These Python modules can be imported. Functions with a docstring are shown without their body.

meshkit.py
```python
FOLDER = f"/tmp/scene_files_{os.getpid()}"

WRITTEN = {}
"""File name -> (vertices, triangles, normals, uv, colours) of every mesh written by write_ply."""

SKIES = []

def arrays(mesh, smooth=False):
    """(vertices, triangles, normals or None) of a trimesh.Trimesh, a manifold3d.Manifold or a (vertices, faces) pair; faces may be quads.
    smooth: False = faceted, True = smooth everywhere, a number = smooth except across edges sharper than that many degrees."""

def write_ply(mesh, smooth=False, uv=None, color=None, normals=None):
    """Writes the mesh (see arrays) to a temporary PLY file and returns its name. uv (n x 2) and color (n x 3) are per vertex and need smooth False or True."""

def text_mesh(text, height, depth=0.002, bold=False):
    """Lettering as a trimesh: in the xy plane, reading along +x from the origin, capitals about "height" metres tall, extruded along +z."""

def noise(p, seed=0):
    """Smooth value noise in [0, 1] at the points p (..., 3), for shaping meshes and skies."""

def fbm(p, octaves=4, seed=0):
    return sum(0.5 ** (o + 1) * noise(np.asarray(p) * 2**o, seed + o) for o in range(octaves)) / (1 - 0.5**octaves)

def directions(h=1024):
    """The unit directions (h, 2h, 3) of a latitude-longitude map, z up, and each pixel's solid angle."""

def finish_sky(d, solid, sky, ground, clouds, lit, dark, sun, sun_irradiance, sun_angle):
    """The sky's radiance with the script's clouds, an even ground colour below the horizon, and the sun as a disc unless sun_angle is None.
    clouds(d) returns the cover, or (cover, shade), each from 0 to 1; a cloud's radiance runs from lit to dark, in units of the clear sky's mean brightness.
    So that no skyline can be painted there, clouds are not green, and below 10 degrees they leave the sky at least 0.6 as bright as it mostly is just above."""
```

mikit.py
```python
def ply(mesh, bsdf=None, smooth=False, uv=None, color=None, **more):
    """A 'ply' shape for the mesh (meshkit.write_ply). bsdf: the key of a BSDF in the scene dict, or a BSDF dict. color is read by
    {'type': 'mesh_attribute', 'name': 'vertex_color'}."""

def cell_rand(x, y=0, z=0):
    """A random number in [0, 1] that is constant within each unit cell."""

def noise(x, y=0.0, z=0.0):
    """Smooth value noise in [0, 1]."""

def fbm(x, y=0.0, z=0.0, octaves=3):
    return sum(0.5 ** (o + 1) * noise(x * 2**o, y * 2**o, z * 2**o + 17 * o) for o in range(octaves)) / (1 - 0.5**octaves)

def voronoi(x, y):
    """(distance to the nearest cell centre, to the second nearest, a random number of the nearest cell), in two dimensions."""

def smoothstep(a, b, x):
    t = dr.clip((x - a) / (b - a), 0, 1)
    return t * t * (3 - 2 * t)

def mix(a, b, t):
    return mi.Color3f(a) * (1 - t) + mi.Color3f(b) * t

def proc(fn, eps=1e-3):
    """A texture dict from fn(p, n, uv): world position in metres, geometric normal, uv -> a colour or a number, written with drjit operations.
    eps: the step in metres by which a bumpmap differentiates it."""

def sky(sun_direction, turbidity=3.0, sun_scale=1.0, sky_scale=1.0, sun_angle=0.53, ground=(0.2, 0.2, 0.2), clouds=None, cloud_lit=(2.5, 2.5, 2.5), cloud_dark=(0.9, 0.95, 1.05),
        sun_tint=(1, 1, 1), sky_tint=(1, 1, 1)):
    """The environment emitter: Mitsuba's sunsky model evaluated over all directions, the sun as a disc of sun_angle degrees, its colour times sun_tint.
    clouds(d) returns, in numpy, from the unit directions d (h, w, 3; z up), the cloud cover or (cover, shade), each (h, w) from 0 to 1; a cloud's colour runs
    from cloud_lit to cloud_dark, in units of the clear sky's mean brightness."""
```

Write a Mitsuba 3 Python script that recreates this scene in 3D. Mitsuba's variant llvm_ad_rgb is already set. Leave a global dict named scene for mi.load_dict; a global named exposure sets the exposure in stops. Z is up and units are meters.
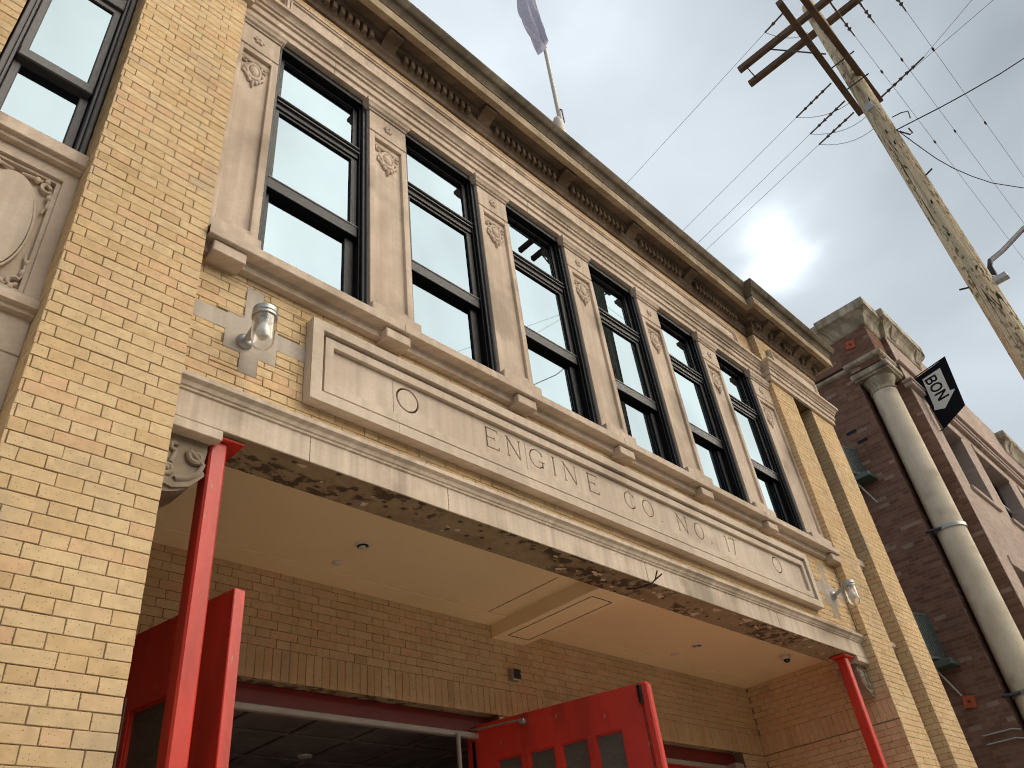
import math, numpy as np, trimesh, drjit as dr, mitsuba as mi
import meshkit, mikit
from mikit import ply, proc, noise, fbm, voronoi, cell_rand, smoothstep, mix
from shapely.geometry import Polygon, LineString, box as sbox, Point
from shapely import union_all, affinity
T = mi.ScalarTransform4f
rng = np.random.RandomState(7)
scene, labels = {}, {}

# ------------------------------------------------------------------ camera, sky, exposure
RIGHT, DOWN, FWD = np.array([.7041, -.7016, -.1093]), np.array([.3633, .4882, -.7935]), np.array([.6101, .5190, .5986])
EYE, FOCAL = np.array([0., -3.2, 1.6]), 796.12
scene['camera'] = {'type': 'perspective', 'fov': 2 * math.degrees(math.atan(512 / FOCAL)), 'fov_axis': 'x', 'near_clip': .05, 'far_clip': 2000.,
                   'to_world': T().look_at(origin=EYE.tolist(), target=(EYE + FWD).tolist(), up=(-DOWN).tolist())}

SUN = np.array([.50, -.72, .60])              # the sun, hidden by the overcast in front of the fire station
BREAK, BREAK_2 = np.array([.7245, .186, .664]), np.array([.43, .33, .84])          # a thin place in the overcast


def clouds(d):
    q = d.copy()
    q[..., 2] = q[..., 2] * 1.5
    w = meshkit.fbm(q * 1.7 + 2.2, 3, 21)[..., None] - .5
    a = meshkit.fbm(q * 2.6 + 5.3 + w * 1.6, 5, 3)
    b = meshkit.fbm(q * 8. + np.array([1.7, 8.1, 3.3]) + w * 3, 5, 11)

    def off(v):
        v = np.asarray(v) / np.linalg.norm(v)
        return np.degrees(np.arccos(np.clip(d @ v, -1, 1)))
    bright = .30 + (a - .5) * .75 + (b - .5) * .14
    t = off(BREAK) + (b - .5) * 9 + (a - .5) * 7
    bright = bright + .62 * np.exp(-(np.maximum(t, 0) / 2.3) ** 2) + .20 * np.exp(-(t / 9.) ** 2)     # the torn places in the overcast
    bright = bright + .34 * np.exp(-(off(BREAK_2) / 13.) ** 2) * (.6 + .8 * b)
    bright = bright + .30 * np.exp(-(off(SUN) / 24.) ** 2)          # brightest round the hidden sun
    return np.ones_like(a), np.clip(1 - bright, 0, 1)


scene['sky'] = mikit.sky(SUN, turbidity=3, sun_scale=.30, sun_angle=68, sun_tint=(.93, 1.03, 1.20), clouds=clouds, cloud_lit=(1.04, 1.14, 1.22), cloud_dark=(.32, .365, .41),
                         ground=(.22, .21, .2), sky_scale=1.0)
exposure = 3.6


# ------------------------------------------------------------------ materials
def two(b):
    return {'type': 'twosided', 'bsdf': b}


def rgb(*c):
    return {'type': 'rgb', 'value': list(c)}


def mat(name, b, twoside=True):
    scene[name] = two(b) if twoside else b
    return name


def rough(c, a=.3, ior=1.5):
    return {'type': 'roughplastic', 'diffuse_reflectance': c if isinstance(c, dict) else rgb(*c), 'alpha': a, 'int_ior': ior, 'nonlinear': True}


def diff(c):
    return {'type': 'diffuse', 'reflectance': c if isinstance(c, dict) else rgb(*c)}


def princ(c, r=.5, m=0., cc=0., **k):
    return {'type': 'principled', 'base_color': c if isinstance(c, dict) else rgb(*c), 'roughness': r, 'metallic': m, 'clearcoat': cc, **k}


def f_brick(p, n, uv):
    a, b = p.x + p.y * .97, p.z
    t = uv.x
    c = mix((.58, .41, .228), (.615, .46, .275), smoothstep(.0, .6, t))
    c = mix(c, (.605, .40, .24), smoothstep(.70, .95, t) * .85)
    c = mix(c, (.50, .35, .20), smoothstep(.04, .0, t) * .8)
    g = fbm(a * 30 + uv.y * 90, b * 30, p.y * 30)
    c = c * (.86 + .28 * g)
    d1, d2, r = voronoi(a * 52 + uv.y * 71, b * 52 + uv.y * 37)
    sp = smoothstep(.16, .06, d1 / (.22 + .8 * r)) * smoothstep(.45, .6, r)
    c = mix(c, (.13, .085, .05), sp * .75)
    w = fbm(a * 1.7 + 3.1, b * 1.3, p.y * 1.7)
    c = c * (.84 + .32 * w)
    gr = smoothstep(.56, .76, fbm(a * 2.8, b * 1.9 + 4.4, 1.5, 4))
    return mix(c, (.37, .31, .24), gr * .45)


mat('m_brick', diff(proc(f_brick)))
mat('m_mortar', diff(proc(lambda p, n, uv: mix((.18, .12, .068), (.27, .188, .11), fbm(p.x * 22, p.y * 22, p.z * 22)))))


def stone(c0, c1, streak=.25, seed=0., grime=(.13, .10, .075), ga=.5):
    def f(p, n, uv):
        a = p.x + p.y * .9
        g = fbm(a * 3.2 + seed, p.z * 3.2, p.y * 3 + seed, 4)
        f1 = fbm(a * 60, p.y * 60, p.z * 60)
        c = mix(c0, c1, smoothstep(.3, .7, g))
        s = fbm(a * 26 + seed, p.z * 1.1, seed)
        c = c * (1 + streak * (s - .5) * 1.6) * (.92 + .16 * f1)
        gr = smoothstep(.56, .80, fbm(a * 1.9 + seed * 3, p.z * 2.4, 9.1 + p.y * 2, 4))
        return mix(c, grime, gr * ga)
    return f


mat('m_stone', {'type': 'bumpmap', 'scale': .0025, 'a': proc(lambda p, n, uv: fbm(p.x * 70, p.y * 70, p.z * 70)), 'b': diff(proc(stone((.50, .40, .315), (.595, .485, .39), .22, 2., (.20, .16, .12), ga=.5)))})
mat('m_bracket_shaded', diff(proc(stone((.25, .20, .15), (.36, .295, .225), .3, 51., (.09, .07, .05), .6))))  # darker than the lintel stone: the shade beneath it is in the colour
mat('m_panel', diff(proc(stone((.53, .435, .35), (.62, .52, .425), .14, 5., (.24, .19, .145), ga=.45))))
mat('m_lintel', diff(proc(stone((.51, .415, .325), (.62, .515, .415), .30, 8., ga=.45))))
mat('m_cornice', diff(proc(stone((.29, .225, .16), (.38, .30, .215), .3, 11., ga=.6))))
mat('m_cement', diff(proc(stone((.40, .345, .29), (.49, .425, .36), .2, 14., ga=.35))))
mat('m_letter', diff((.085, .06, .042)))  # groove dirt plus the shadow inside the cuts, put into the floor colour


def f_soffit(p, n, uv):
    g = fbm(p.x * 7, p.y * 10, 1.1, 4)
    c = mix((.27, .205, .13), (.37, .295, .19), g) * (.85 + .3 * fbm(p.x * 40, p.y * 40, 3.))
    c = mix(c, (.20, .12, .07), smoothstep(.5, .7, fbm(p.x * 1.6, p.y * 3.5, 6.6, 4)) * .5)
    k = smoothstep(.47, .62, fbm(p.x * 1.9 + 3, p.y * 5, 4.2, 4)) * smoothstep(.42, .62, fbm(p.x * 19, p.y * 24, 7., 4))
    d1, d2, r = voronoi(p.x * 6, p.y * 8)
    k = dr.maximum(k, smoothstep(.16, .06, d1) * smoothstep(.3, .45, r))
    return mix(c, (.05, .036, .026), k * .8)


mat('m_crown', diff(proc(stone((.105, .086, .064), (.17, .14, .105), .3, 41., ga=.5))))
mat('m_cornice_dark', diff(proc(stone((.105, .075, .055), (.17, .125, .09), .3, 31., ga=.5))))  # weathered brown with the shade under the overhang put into the colour
mat('m_soffit', {'type': 'bumpmap', 'scale': .012, 'a': proc(lambda p, n, uv: fbm(p.x * 28, p.y * 28, p.z * 28)), 'b': diff(proc(f_soffit))})
mat('m_ceiling', diff(proc(lambda p, n, uv: mix((.72, .585, .36), (.80, .66, .42), fbm(p.x * 1.3, p.y * 2.1, p.z, 4)))))
mat('m_groove', diff((.16, .12, .07)))
mat('m_black', rough(proc(lambda p, n, uv: mix((.004, .0045, .006), (.012, .012, .015), fbm(p.x * 18, p.y * 18, p.z * 5))), .28, 1.33))
mat('m_greyframe', rough(proc(lambda p, n, uv: mix((.12, .115, .125), (.19, .18, .195), fbm(p.x * 25, p.y * 25, p.z * 8))), .3))


def f_red(p, n, uv):
    c = mix((.50, .028, .016), (.60, .042, .024), fbm(p.x * 5, p.y * 5, p.z * 1.5, 4))
    dirt = smoothstep(.5, .72, fbm(p.x * 7 + 3, p.y * 7, p.z * .9, 4))
    c = mix(c, (.20, .022, .016), dirt * .45)
    ch = smoothstep(.755, .775, fbm(p.x * 30, p.y * 30, p.z * 12, 4))
    return mix(c, (.30, .22, .18), ch * .55)


mat('m_red', {'type': 'bumpmap', 'scale': .0008, 'a': proc(lambda p, n, uv: fbm(p.x * 55, p.y * 55, p.z * 20)), 'b': princ(proc(f_red), .42, 0, .1)})
mat('m_red_shaded', princ(proc(lambda p, n, uv: mix((.13, .013, .010), (.22, .020, .015), fbm(p.x * 3, p.y * 3, p.z * 3, 4))), .5))  # darker copy of the red, recess shade put into the paint
mat('m_rust', princ((.06, .03, .02), .8))
mat('m_whitepaint', rough(proc(lambda p, n, uv: mix((.42, .38, .34), (.62, .58, .53), fbm(p.x * 8, p.y * 8, p.z * 8))), .25))
mat('m_blind', diff((.72, .74, .72)))
mat('m_room', diff((.03, .03, .032)))
mat('m_hall', diff((.22, .20, .19)))
mat('m_tin', diff(proc(lambda p, n, uv: mix((.12, .10, .10), (.24, .21, .20), fbm(p.x * 6, p.y * 6, 2.)))))
mat('m_galv', princ((.36, .36, .35), .42, .75))
mat('m_darkmetal', princ((.05, .05, .055), .45, .6))
mat('m_plastic', rough((.80, .78, .74), .25))
scene['m_jar'] = {'type': 'dielectric', 'int_ior': 1.5}
mat('m_dome', rough((.01, .01, .012), .06))
# coated window glass: partly mirror, partly clear
scene['m_glass'] = {'type': 'twosided', 'bsdf': {'type': 'conductor', 'material': 'none', 'specular_reflectance': proc(lambda p, n, uv: mi.Color3f(.138, .178, .212) * (
    .78 + .36 * fbm(p.x * 1.9 + dr.floor((p.x - 1.36) / 1.222) * 7.3, p.z * 1.2, 2.2, 4) + .10 * cell_rand(dr.floor((p.x - 1.36) / 1.222), dr.floor((p.z - 6.05) / .97), 2.)))}}
scene['m_clearglass'] = {'type': 'thindielectric', 'int_ior': 1.5}
mat('m_frosted', rough(proc(lambda p, n, uv: mix((.17, .155, .14), (.27, .25, .225), fbm(p.x * 60, p.y * 60, p.z * 60))), .15))


def f_brown(p, n, uv):  # shaded copy of the warehouse brick: side wall shade is in the colour
    a = dr.select(dr.abs(n.x) > .6, p.y, p.x)
    row = dr.floor(p.z / .072)
    u = a / .215 + .5 * (row - 2 * dr.floor(row / 2))
    r = cell_rand(u, row, 3.)
    fu, fv = u - dr.floor(u), p.z / .072 - row
    j = dr.maximum(smoothstep(.955, .985, fu), smoothstep(.84, .90, fv))
    c = mix((.135, .07, .05), (.20, .118, .088), r)
    c = mix(c, (.25, .18, .15), smoothstep(.92, .98, cell_rand(u, row, 8.)))
    c = c * (.72 + .56 * fbm(a * .9, p.z * .7, 2.7, 4)) * (.85 + .3 * fbm(a * 14, p.z * 14, p.x))
    return mix(c, (.20, .165, .14), j * .5)


mat('m_brown_shaded', diff(proc(f_brown)))


def f_pink(p, n, uv):  # lit copy of the same brick, light on the front put into the colour
    a = dr.select(dr.abs(n.x) > .6, p.y, p.x)
    row = dr.floor(p.z / .072)
    u = a / .215 + .5 * (row - 2 * dr.floor(row / 2))
    r = cell_rand(u, row, 3.)
    fu, fv = u - dr.floor(u), p.z / .072 - row
    j = dr.maximum(smoothstep(.955, .985, fu), smoothstep(.84, .90, fv))
    c = mix((.34, .265, .225), (.42, .335, .29), r) * (.8 + .4 * fbm(a * 1.1, p.z * .9, 4.7, 4))
    return mix(c, (.44, .36, .31), j * .4)


mat('m_pink_lit', diff(proc(f_pink)))
mat('m_column', diff(proc(stone((.57, .49, .38), (.65, .57, .455), .06, 21., ga=.3))))
mat('m_oldstone', diff(proc(stone((.27, .23, .17), (.42, .365, .29), .5, 25., (.06, .05, .035), .9))))
mat('m_greenpaint', rough((.13, .175, .16), .3))
mat('m_whiterod', rough((.62, .60, .58), .3))
mat('m_orange', diff(proc(lambda p, n, uv: mix((.36, .085, .045), (.46, .13, .07), fbm(p.x * 20, p.y * 20, p.z * 20)))))
mat('m_banner', diff((.012, .013, .017)))
mat('m_print', diff((.60, .60, .58)))


def f_pole(p, n, uv):
    a = dr.atan2(p.y + 2.77, p.x - 10.1)
    g = fbm(a * 7, p.z * .55, 1.3, 4)
    c = mix((.50, .40, .27), (.68, .57, .41), smoothstep(.3, .7, g))
    c = mix(c, (.34, .36, .25), smoothstep(.5, .75, fbm(a * 1.6 + 2, p.z * .5, 3.3)) * .5)
    s = fbm(a * 11, p.z * 13, 8.8, 4)
    c = mix(c, (.12, .08, .045), smoothstep(.54, .62, s) * smoothstep(.36, .52, fbm(a * 2, p.z * .8, 6.1)) * .8)
    ck = smoothstep(.018, .006, dr.abs(fbm(a * 2.4, p.z * .35, 12., 3) - .5)) * smoothstep(.5, .6, noise(a * 3, p.z * .8, 2.))
    return mix(c, (.03, .02, .012), ck * .9)


mat('m_pole', {'type': 'bumpmap', 'scale': .02, 'a': proc(lambda p, n, uv: fbm(dr.atan2(p.y + 2.77, p.x - 10.1) * 14, p.z * 1.6, 2.)), 'b': diff(proc(f_pole))})
mat('m_arm', diff(proc(lambda p, n, uv: mix((.085, .058, .042), (.19, .135, .10), fbm(p.x * 9, p.y * 9, p.z * 30)))))
mat('m_wire', diff((.07, .07, .075)))
mat('m_insulator', rough((.16, .13, .12), .15))
mat('m_cord', diff((.045, .022, .025)))
mat('m_flag', {'type': 'principledthin', 'base_color': rgb(.55, .54, .66), 'roughness': .8, 'diff_trans': .7}, False)
mat('m_flagblue', diff((.07, .07, .16)))
mat('m_flagpole', rough((.66, .62, .56), .3))
mat('m_asphalt', diff(proc(lambda p, n, uv: mix((.15, .145, .13), (.21, .20, .185), fbm(p.x * 5, p.y * 5, 1.)))))
mat('m_concrete', diff(proc(lambda p, n, uv: mix((.46, .41, .335), (.54, .485, .40), fbm(p.x * 2, p.y * 2, 1.)))))


# ------------------------------------------------------------------ geometry helpers
def cbox(x0, x1, y0, y1, z0, z1, c=.004):
    """A box with chamfered edges."""
    c = min(c, .3 * min(x1 - x0, y1 - y0, z1 - z0))
    if c <= 0:
        m = trimesh.creation.box(extents=(x1 - x0, y1 - y0, z1 - z0))
        m.apply_translation(((x0 + x1) / 2, (y0 + y1) / 2, (z0 + z1) / 2))
        return m
    pts = []
    for sx, X in ((1, x0), (-1, x1)):
        for sy, Yy in ((1, y0), (-1, y1)):
            for sz, Z in ((1, z0), (-1, z1)):
                pts += [(X + sx * c, Yy + sy * c, Z), (X + sx * c, Yy, Z + sz * c), (X, Yy + sy * c, Z + sz * c)]
    return trimesh.convex.convex_hull(np.array(pts))


def cat(*ms):
    ms = [m for a in ms for m in (a if isinstance(a, (list, tuple)) else [a])]
    return trimesh.util.concatenate(ms)


def cyl(p0, p1, r0, r1=None, n=16):
    """A capped, tapered round bar from p0 to p1."""
    return tube([p0, p1], [r0, r0 if r1 is None else r1], n)


def tube(pts, r, n=8):
    p = np.asarray(pts, float)
    r = np.broadcast_to(r, (len(p),))
    t = np.gradient(p, axis=0)
    t /= np.linalg.norm(t, axis=1, keepdims=True)
    ref = np.array([0, 0, 1.]) if abs(t[:, 2]).max() < .95 else np.array([.31, .95, 0.])
    a = np.cross(t, ref)
    a /= np.linalg.norm(a, axis=1, keepdims=True)
    b = np.cross(t, a)
    ang = np.arange(n) * 2 * np.pi / n
    v = p[:, None] + r[:, None, None] * (np.cos(ang)[None, :, None] * a[:, None] + np.sin(ang)[None, :, None] * b[:, None])
    f = []
    for i in range(len(p) - 1):
        for j in range(n):
            k = (j + 1) % n
            f += [(i * n + j, i * n + k, (i + 1) * n + k), (i * n + j, (i + 1) * n + k, (i + 1) * n + j)]
    v = v.reshape(-1, 3)
    c0, c1 = len(v), len(v) + 1
    v = np.vstack([v, p[:1], p[-1:]])
    L = (len(p) - 1) * n
    for j in range(n):
        k = (j + 1) % n
        f += [(c0, k, j), (c1, L + j, L + k)]
    m = trimesh.Trimesh(v, f, process=False)
    m.fix_normals()
    return m


def ell(c, r, sub=2):
    m = trimesh.creation.icosphere(sub)
    m.apply_scale(r)
    m.apply_translation(c)
    return m


def lathe(prof, c, n=32):
    """prof: (radius, z) pairs."""
    m = trimesh.creation.revolve(np.array(prof), sections=n)
    m.apply_translation(c)
    return m


def extr(poly, y0, y1):
    """A shape in x and z (shapely), as a solid from y0 (front) to y1."""
    out = []
    for g in getattr(poly, 'geoms', [poly]):
        m = trimesh.creation.extrude_polygon(g, y1 - y0, engine='earcut')
        m.apply_transform(np.array([[1, 0, 0, 0], [0, 0, 1, y0], [0, 1, 0, 0], [0, 0, 0, 1.]]))
        m.invert()
        out.append(m)
    return cat(out)


def extr_x(poly, x0, x1):
    """A shape in y and z as a solid from x0 to x1."""
    m = trimesh.creation.extrude_polygon(poly, x1 - x0, engine='earcut')
    m.apply_transform(np.array([[0, 0, 1, x0], [1, 0, 0, 0], [0, 1, 0, 0], [0, 0, 0, 1.]]))
    return m


def sweep(path, prof):
    """A moulding: prof = (distance out from the wall, z), carried with mitres along the plan path, the outside on its right."""
    P, pr = np.asarray(path, float), np.asarray(prof, float)
    d = np.diff(P, axis=0)
    d /= np.linalg.norm(d, axis=1, keepdims=True)
    nn = np.stack([d[:, 1], -d[:, 0]], 1)
    m = [nn[0]] + [(nn[i] + nn[i + 1]) / (1 + nn[i] @ nn[i + 1]) for i in range(len(nn) - 1)] + [nn[-1]]
    k, vs, fs = len(pr), [], []
    for s in range(len(P) - 1):
        b = len(vs)
        for i in (s, s + 1):
            for o, z in pr:
                q = P[i] + m[i] * o
                vs.append((q[0], q[1], z))
        for j in range(k):
            l = (j + 1) % k
            fs += [(b + j, b + k + j, b + k + l), (b + j, b + k + l, b + l)]
    return trimesh.Trimesh(np.array(vs), np.array(fs), process=False)


def xf(m, M):
    m = m.copy()
    m.apply_transform(M)
    return m


def mirror_x(m, c):
    m = m.copy()
    m.vertices[:, 0] = 2 * c - m.vertices[:, 0]
    m.invert()
    return m


# ------------------------------------------------------------------ naming helpers
def numbered(name):
    if name not in scene and name not in labels:
        return name
    i = 1
    while f'{name}_{i:03d}' in scene or f'{name}_{i:03d}' in labels:
        i += 1
    return f'{name}_{i:03d}'


def put(key, m, bsdf, smooth=False, **kw):
    """One entry of the scene; m a mesh or a ply dict made before."""
    key = numbered(key)
    scene[key] = dict(m, **kw) if isinstance(m, dict) else ply(m, bsdf, smooth, **kw)
    return key


def thing(name, label, cat_, group=None):
    key = numbered(name)
    labels[key] = {'label': label, 'category': cat_}
    if group:
        labels[key]['group'] = group
    return key


def tag(key, label):
    labels[key] = {'label': label}


def stuff(key, label=None):
    labels[key] = {'kind': 'stuff', **({'label': label} if label else {})}


def shift(x=0, y=0, z=0):
    return T().translate([x, y, z])


# ------------------------------------------------------------------ bricks
def subtract(rect, holes):
    out = [rect]
    for h in holes:
        nxt = []
        for (a, b, c, d) in out:
            A, B, C, D = max(a, h[0]), min(b, h[1]), max(c, h[2]), min(d, h[3])
            if A >= B or C >= D:
                nxt.append((a, b, c, d))
                continue
            nxt += [(a, b, c, C), (a, b, D, d), (a, A, C, D), (B, b, C, D)]
        out = [r for r in nxt if r[1] - r[0] > .018 and r[3] - r[2] > .014]
    return out


def flemish(u0, u1, v0, v1, course, holes=(), phase=0., parity=0, pitch=.2096):
    rects, P, row, v = [], 1.5 * pitch, parity, v0
    while v < v1 - .012:
        e = min(v + course, v1)
        off = phase if row % 2 == 0 else phase + .75 * pitch
        k = math.floor((u0 - off) / P) - 1
        while off + k * P < u1:
            s = off + k * P
            for a, b in ((s, s + pitch), (s + pitch, s + P)):
                a, b = max(a, u0), min(b, u1)
                if b - a > .02:
                    rects += subtract((a, b, v, e), holes)
            k += 1
        v, row = e, row + 1
    return rects


def soldiers(u0, u1, v0, v1, w=.0635, holes=()):
    r, u = [], u0
    while u < u1 - .02:
        r += subtract((u, min(u + w, u1), v0, v1), holes)
        u += w
    return r


CUBE_F = []
for b in (0, 4):
    for j in range(4):
        k = (j + 1) % 4
        CUBE_F += [(b + j, b + k, b + 4 + k), (b + j, b + 4 + k, b + 4 + j)]
CUBE_F = np.array(CUBE_F + [(8, 9, 10), (8, 10, 11)])


def brick_arrays(rects, place, seed):
    """(vertices n x 12 x 3, uv n x 12 x 2): each brick with its own size, tilt and tone."""
    r = np.random.RandomState(seed)
    R = np.array(rects)
    n, g = len(R), .0022
    a, b, c, d = (R[:, 0] + g, R[:, 1] - g, R[:, 2] + g, R[:, 3] - g)
    cu, cv = np.stack([a, b, b, a], 1), np.stack([c, c, d, d], 1)
    cu, cv = cu + r.normal(0, .0008, (n, 4)), cv + r.normal(0, .0008, (n, 4))
    mu, mv = cu.mean(1, keepdims=True), cv.mean(1, keepdims=True)
    su, sv = np.sign(cu - mu), np.sign(cv - mv)
    h = np.maximum(r.normal(0, .0009, (n, 1)) + r.normal(0, .0006, (n, 4)), -.0014)
    ch = .0014
    U = np.concatenate([cu, cu, cu - su * ch], 1)
    V = np.concatenate([cv, cv, cv - sv * ch], 1)
    H = np.concatenate([np.full((n, 4), -.012), h - ch, h], 1)
    tone = np.repeat(r.rand(n, 1), 12, 1)
    seedv = np.repeat(r.rand(n, 1), 12, 1)
    return place(U, V, H), np.stack([tone, seedv], -1)


REST = []


def pixel_size(P):
    """Roughly how many pixels long each brick (n x 12 x 3) shows in the photograph; 0 outside it."""
    q = (P - EYE) @ np.stack([RIGHT, DOWN, FWD], 1)
    uv = q[..., :2] / np.maximum(q[..., 2:], .1) * FOCAL + np.array([512, 384])
    lo, hi = uv.min(1), uv.max(1)
    inside = (hi[:, 0] > 0) & (lo[:, 0] < 1024) & (hi[:, 1] > 0) & (lo[:, 1] < 768) & (q[..., 2].min(1) > .1)
    e = [np.linalg.norm(uv[:, i] - uv[:, j], axis=1) for i, j in ((8, 9), (9, 10))]
    return np.where(inside, np.maximum(*e) * np.minimum(*e) ** .5, 0), np.maximum(*e)


def lay(holder, rects, place, seed, keep=300, name='brick', least=9.):
    """The largest bricks as parts of their own; the rest wait for the joined part."""
    P, uv = brick_arrays(rects, place, seed)
    score, longest = pixel_size(P)
    order = np.argsort(-score)
    own = [i for i in order[:keep] if score[i] > 0 and longest[i] >= least]
    own_set = set(own)
    for i in own:
        put(f'{holder}__{name}', (P[i], CUBE_F), 'm_brick', uv=uv[i])
    rest = [i for i in range(len(P)) if i not in own_set]
    if rest:
        REST.append((P[rest], uv[rest]))


def front(y):
    return lambda u, v, h: np.stack([u, y - h, v], -1)


def left_face(x):      # looks towards -x; u runs along y
    return lambda u, v, h: np.stack([x - h, u, v], -1)


# ================================================================== THE SETTING
def sheet(x0, x1, y0, y1, z):
    return (np.array([[x0, y0, z], [x1, y0, z], [x1, y1, z], [x0, y1, z]], float), np.array([[0, 1, 2], [0, 2, 3]]))


put('road', sheet(-400, 400, -400, 400, -.13), 'm_asphalt')
labels['road'] = {'label': 'dark asphalt road in front of the kerb', 'category': 'road', 'kind': 'structure'}
put('pavement', cbox(-60, 80, -3.6, 1.74, -.3, 0, .01), 'm_concrete')
labels['pavement'] = {'label': 'grey concrete pavement along the brick fronts', 'category': 'pavement', 'kind': 'structure'}

OB = thing('added_street_building', 'plain grey unseen warehouse across the road, added to block low sky', 'building')  # unseen; added and sized to keep low sky light out of the recess
put(f'{OB}__wall', cbox(-60, 90, -36, -21, 0, 11.5, .05), 'm_cement')
put(f'{OB}__parapet', cbox(-60.2, 90.2, -36.2, -20.8, 11.5, 11.9, .03), 'm_concrete')
for i in range(24):
    k = put(f'{OB}__window', cbox(-56 + 6 * i, -53 + 6 * i, -21.02, -20.95, 4.2, 7.0, .02), 'm_greyframe')
    put(f'{k}__pane', (np.array([[-55.9 + 6 * i, -20.94, 4.3], [-53.1 + 6 * i, -20.94, 4.3], [-53.1 + 6 * i, -20.94, 6.9], [-55.9 + 6 * i, -20.94, 6.9]]), np.array([[0, 1, 2], [0, 2, 3]])), 'm_dome')
put('far_pavement', cbox(-60, 90, -21, -18, -.3, 0, .01), 'm_concrete')
labels['far_pavement'] = {'label': 'grey concrete pavement on the opposite side of the road', 'category': 'pavement', 'kind': 'structure'}

# ================================================================== FIRE STATION
FS = thing('fire_station', 'buff brick fire station with six black sash windows and an engraved stone name panel', 'building')
XL, XR, MID = 1.212, 8.98, 5.096                      # main bay between the pavilions
PIERS = [(.568, 1.212), (-.655, .030), (8.98, 9.588), (10.12, 10.80)]
M = .0035                                             # mortar lies this far behind the brick faces


def part(name, m, b, smooth=False, **kw):
    return put(f'{FS}__{name}', m, b, smooth, **kw)


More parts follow.
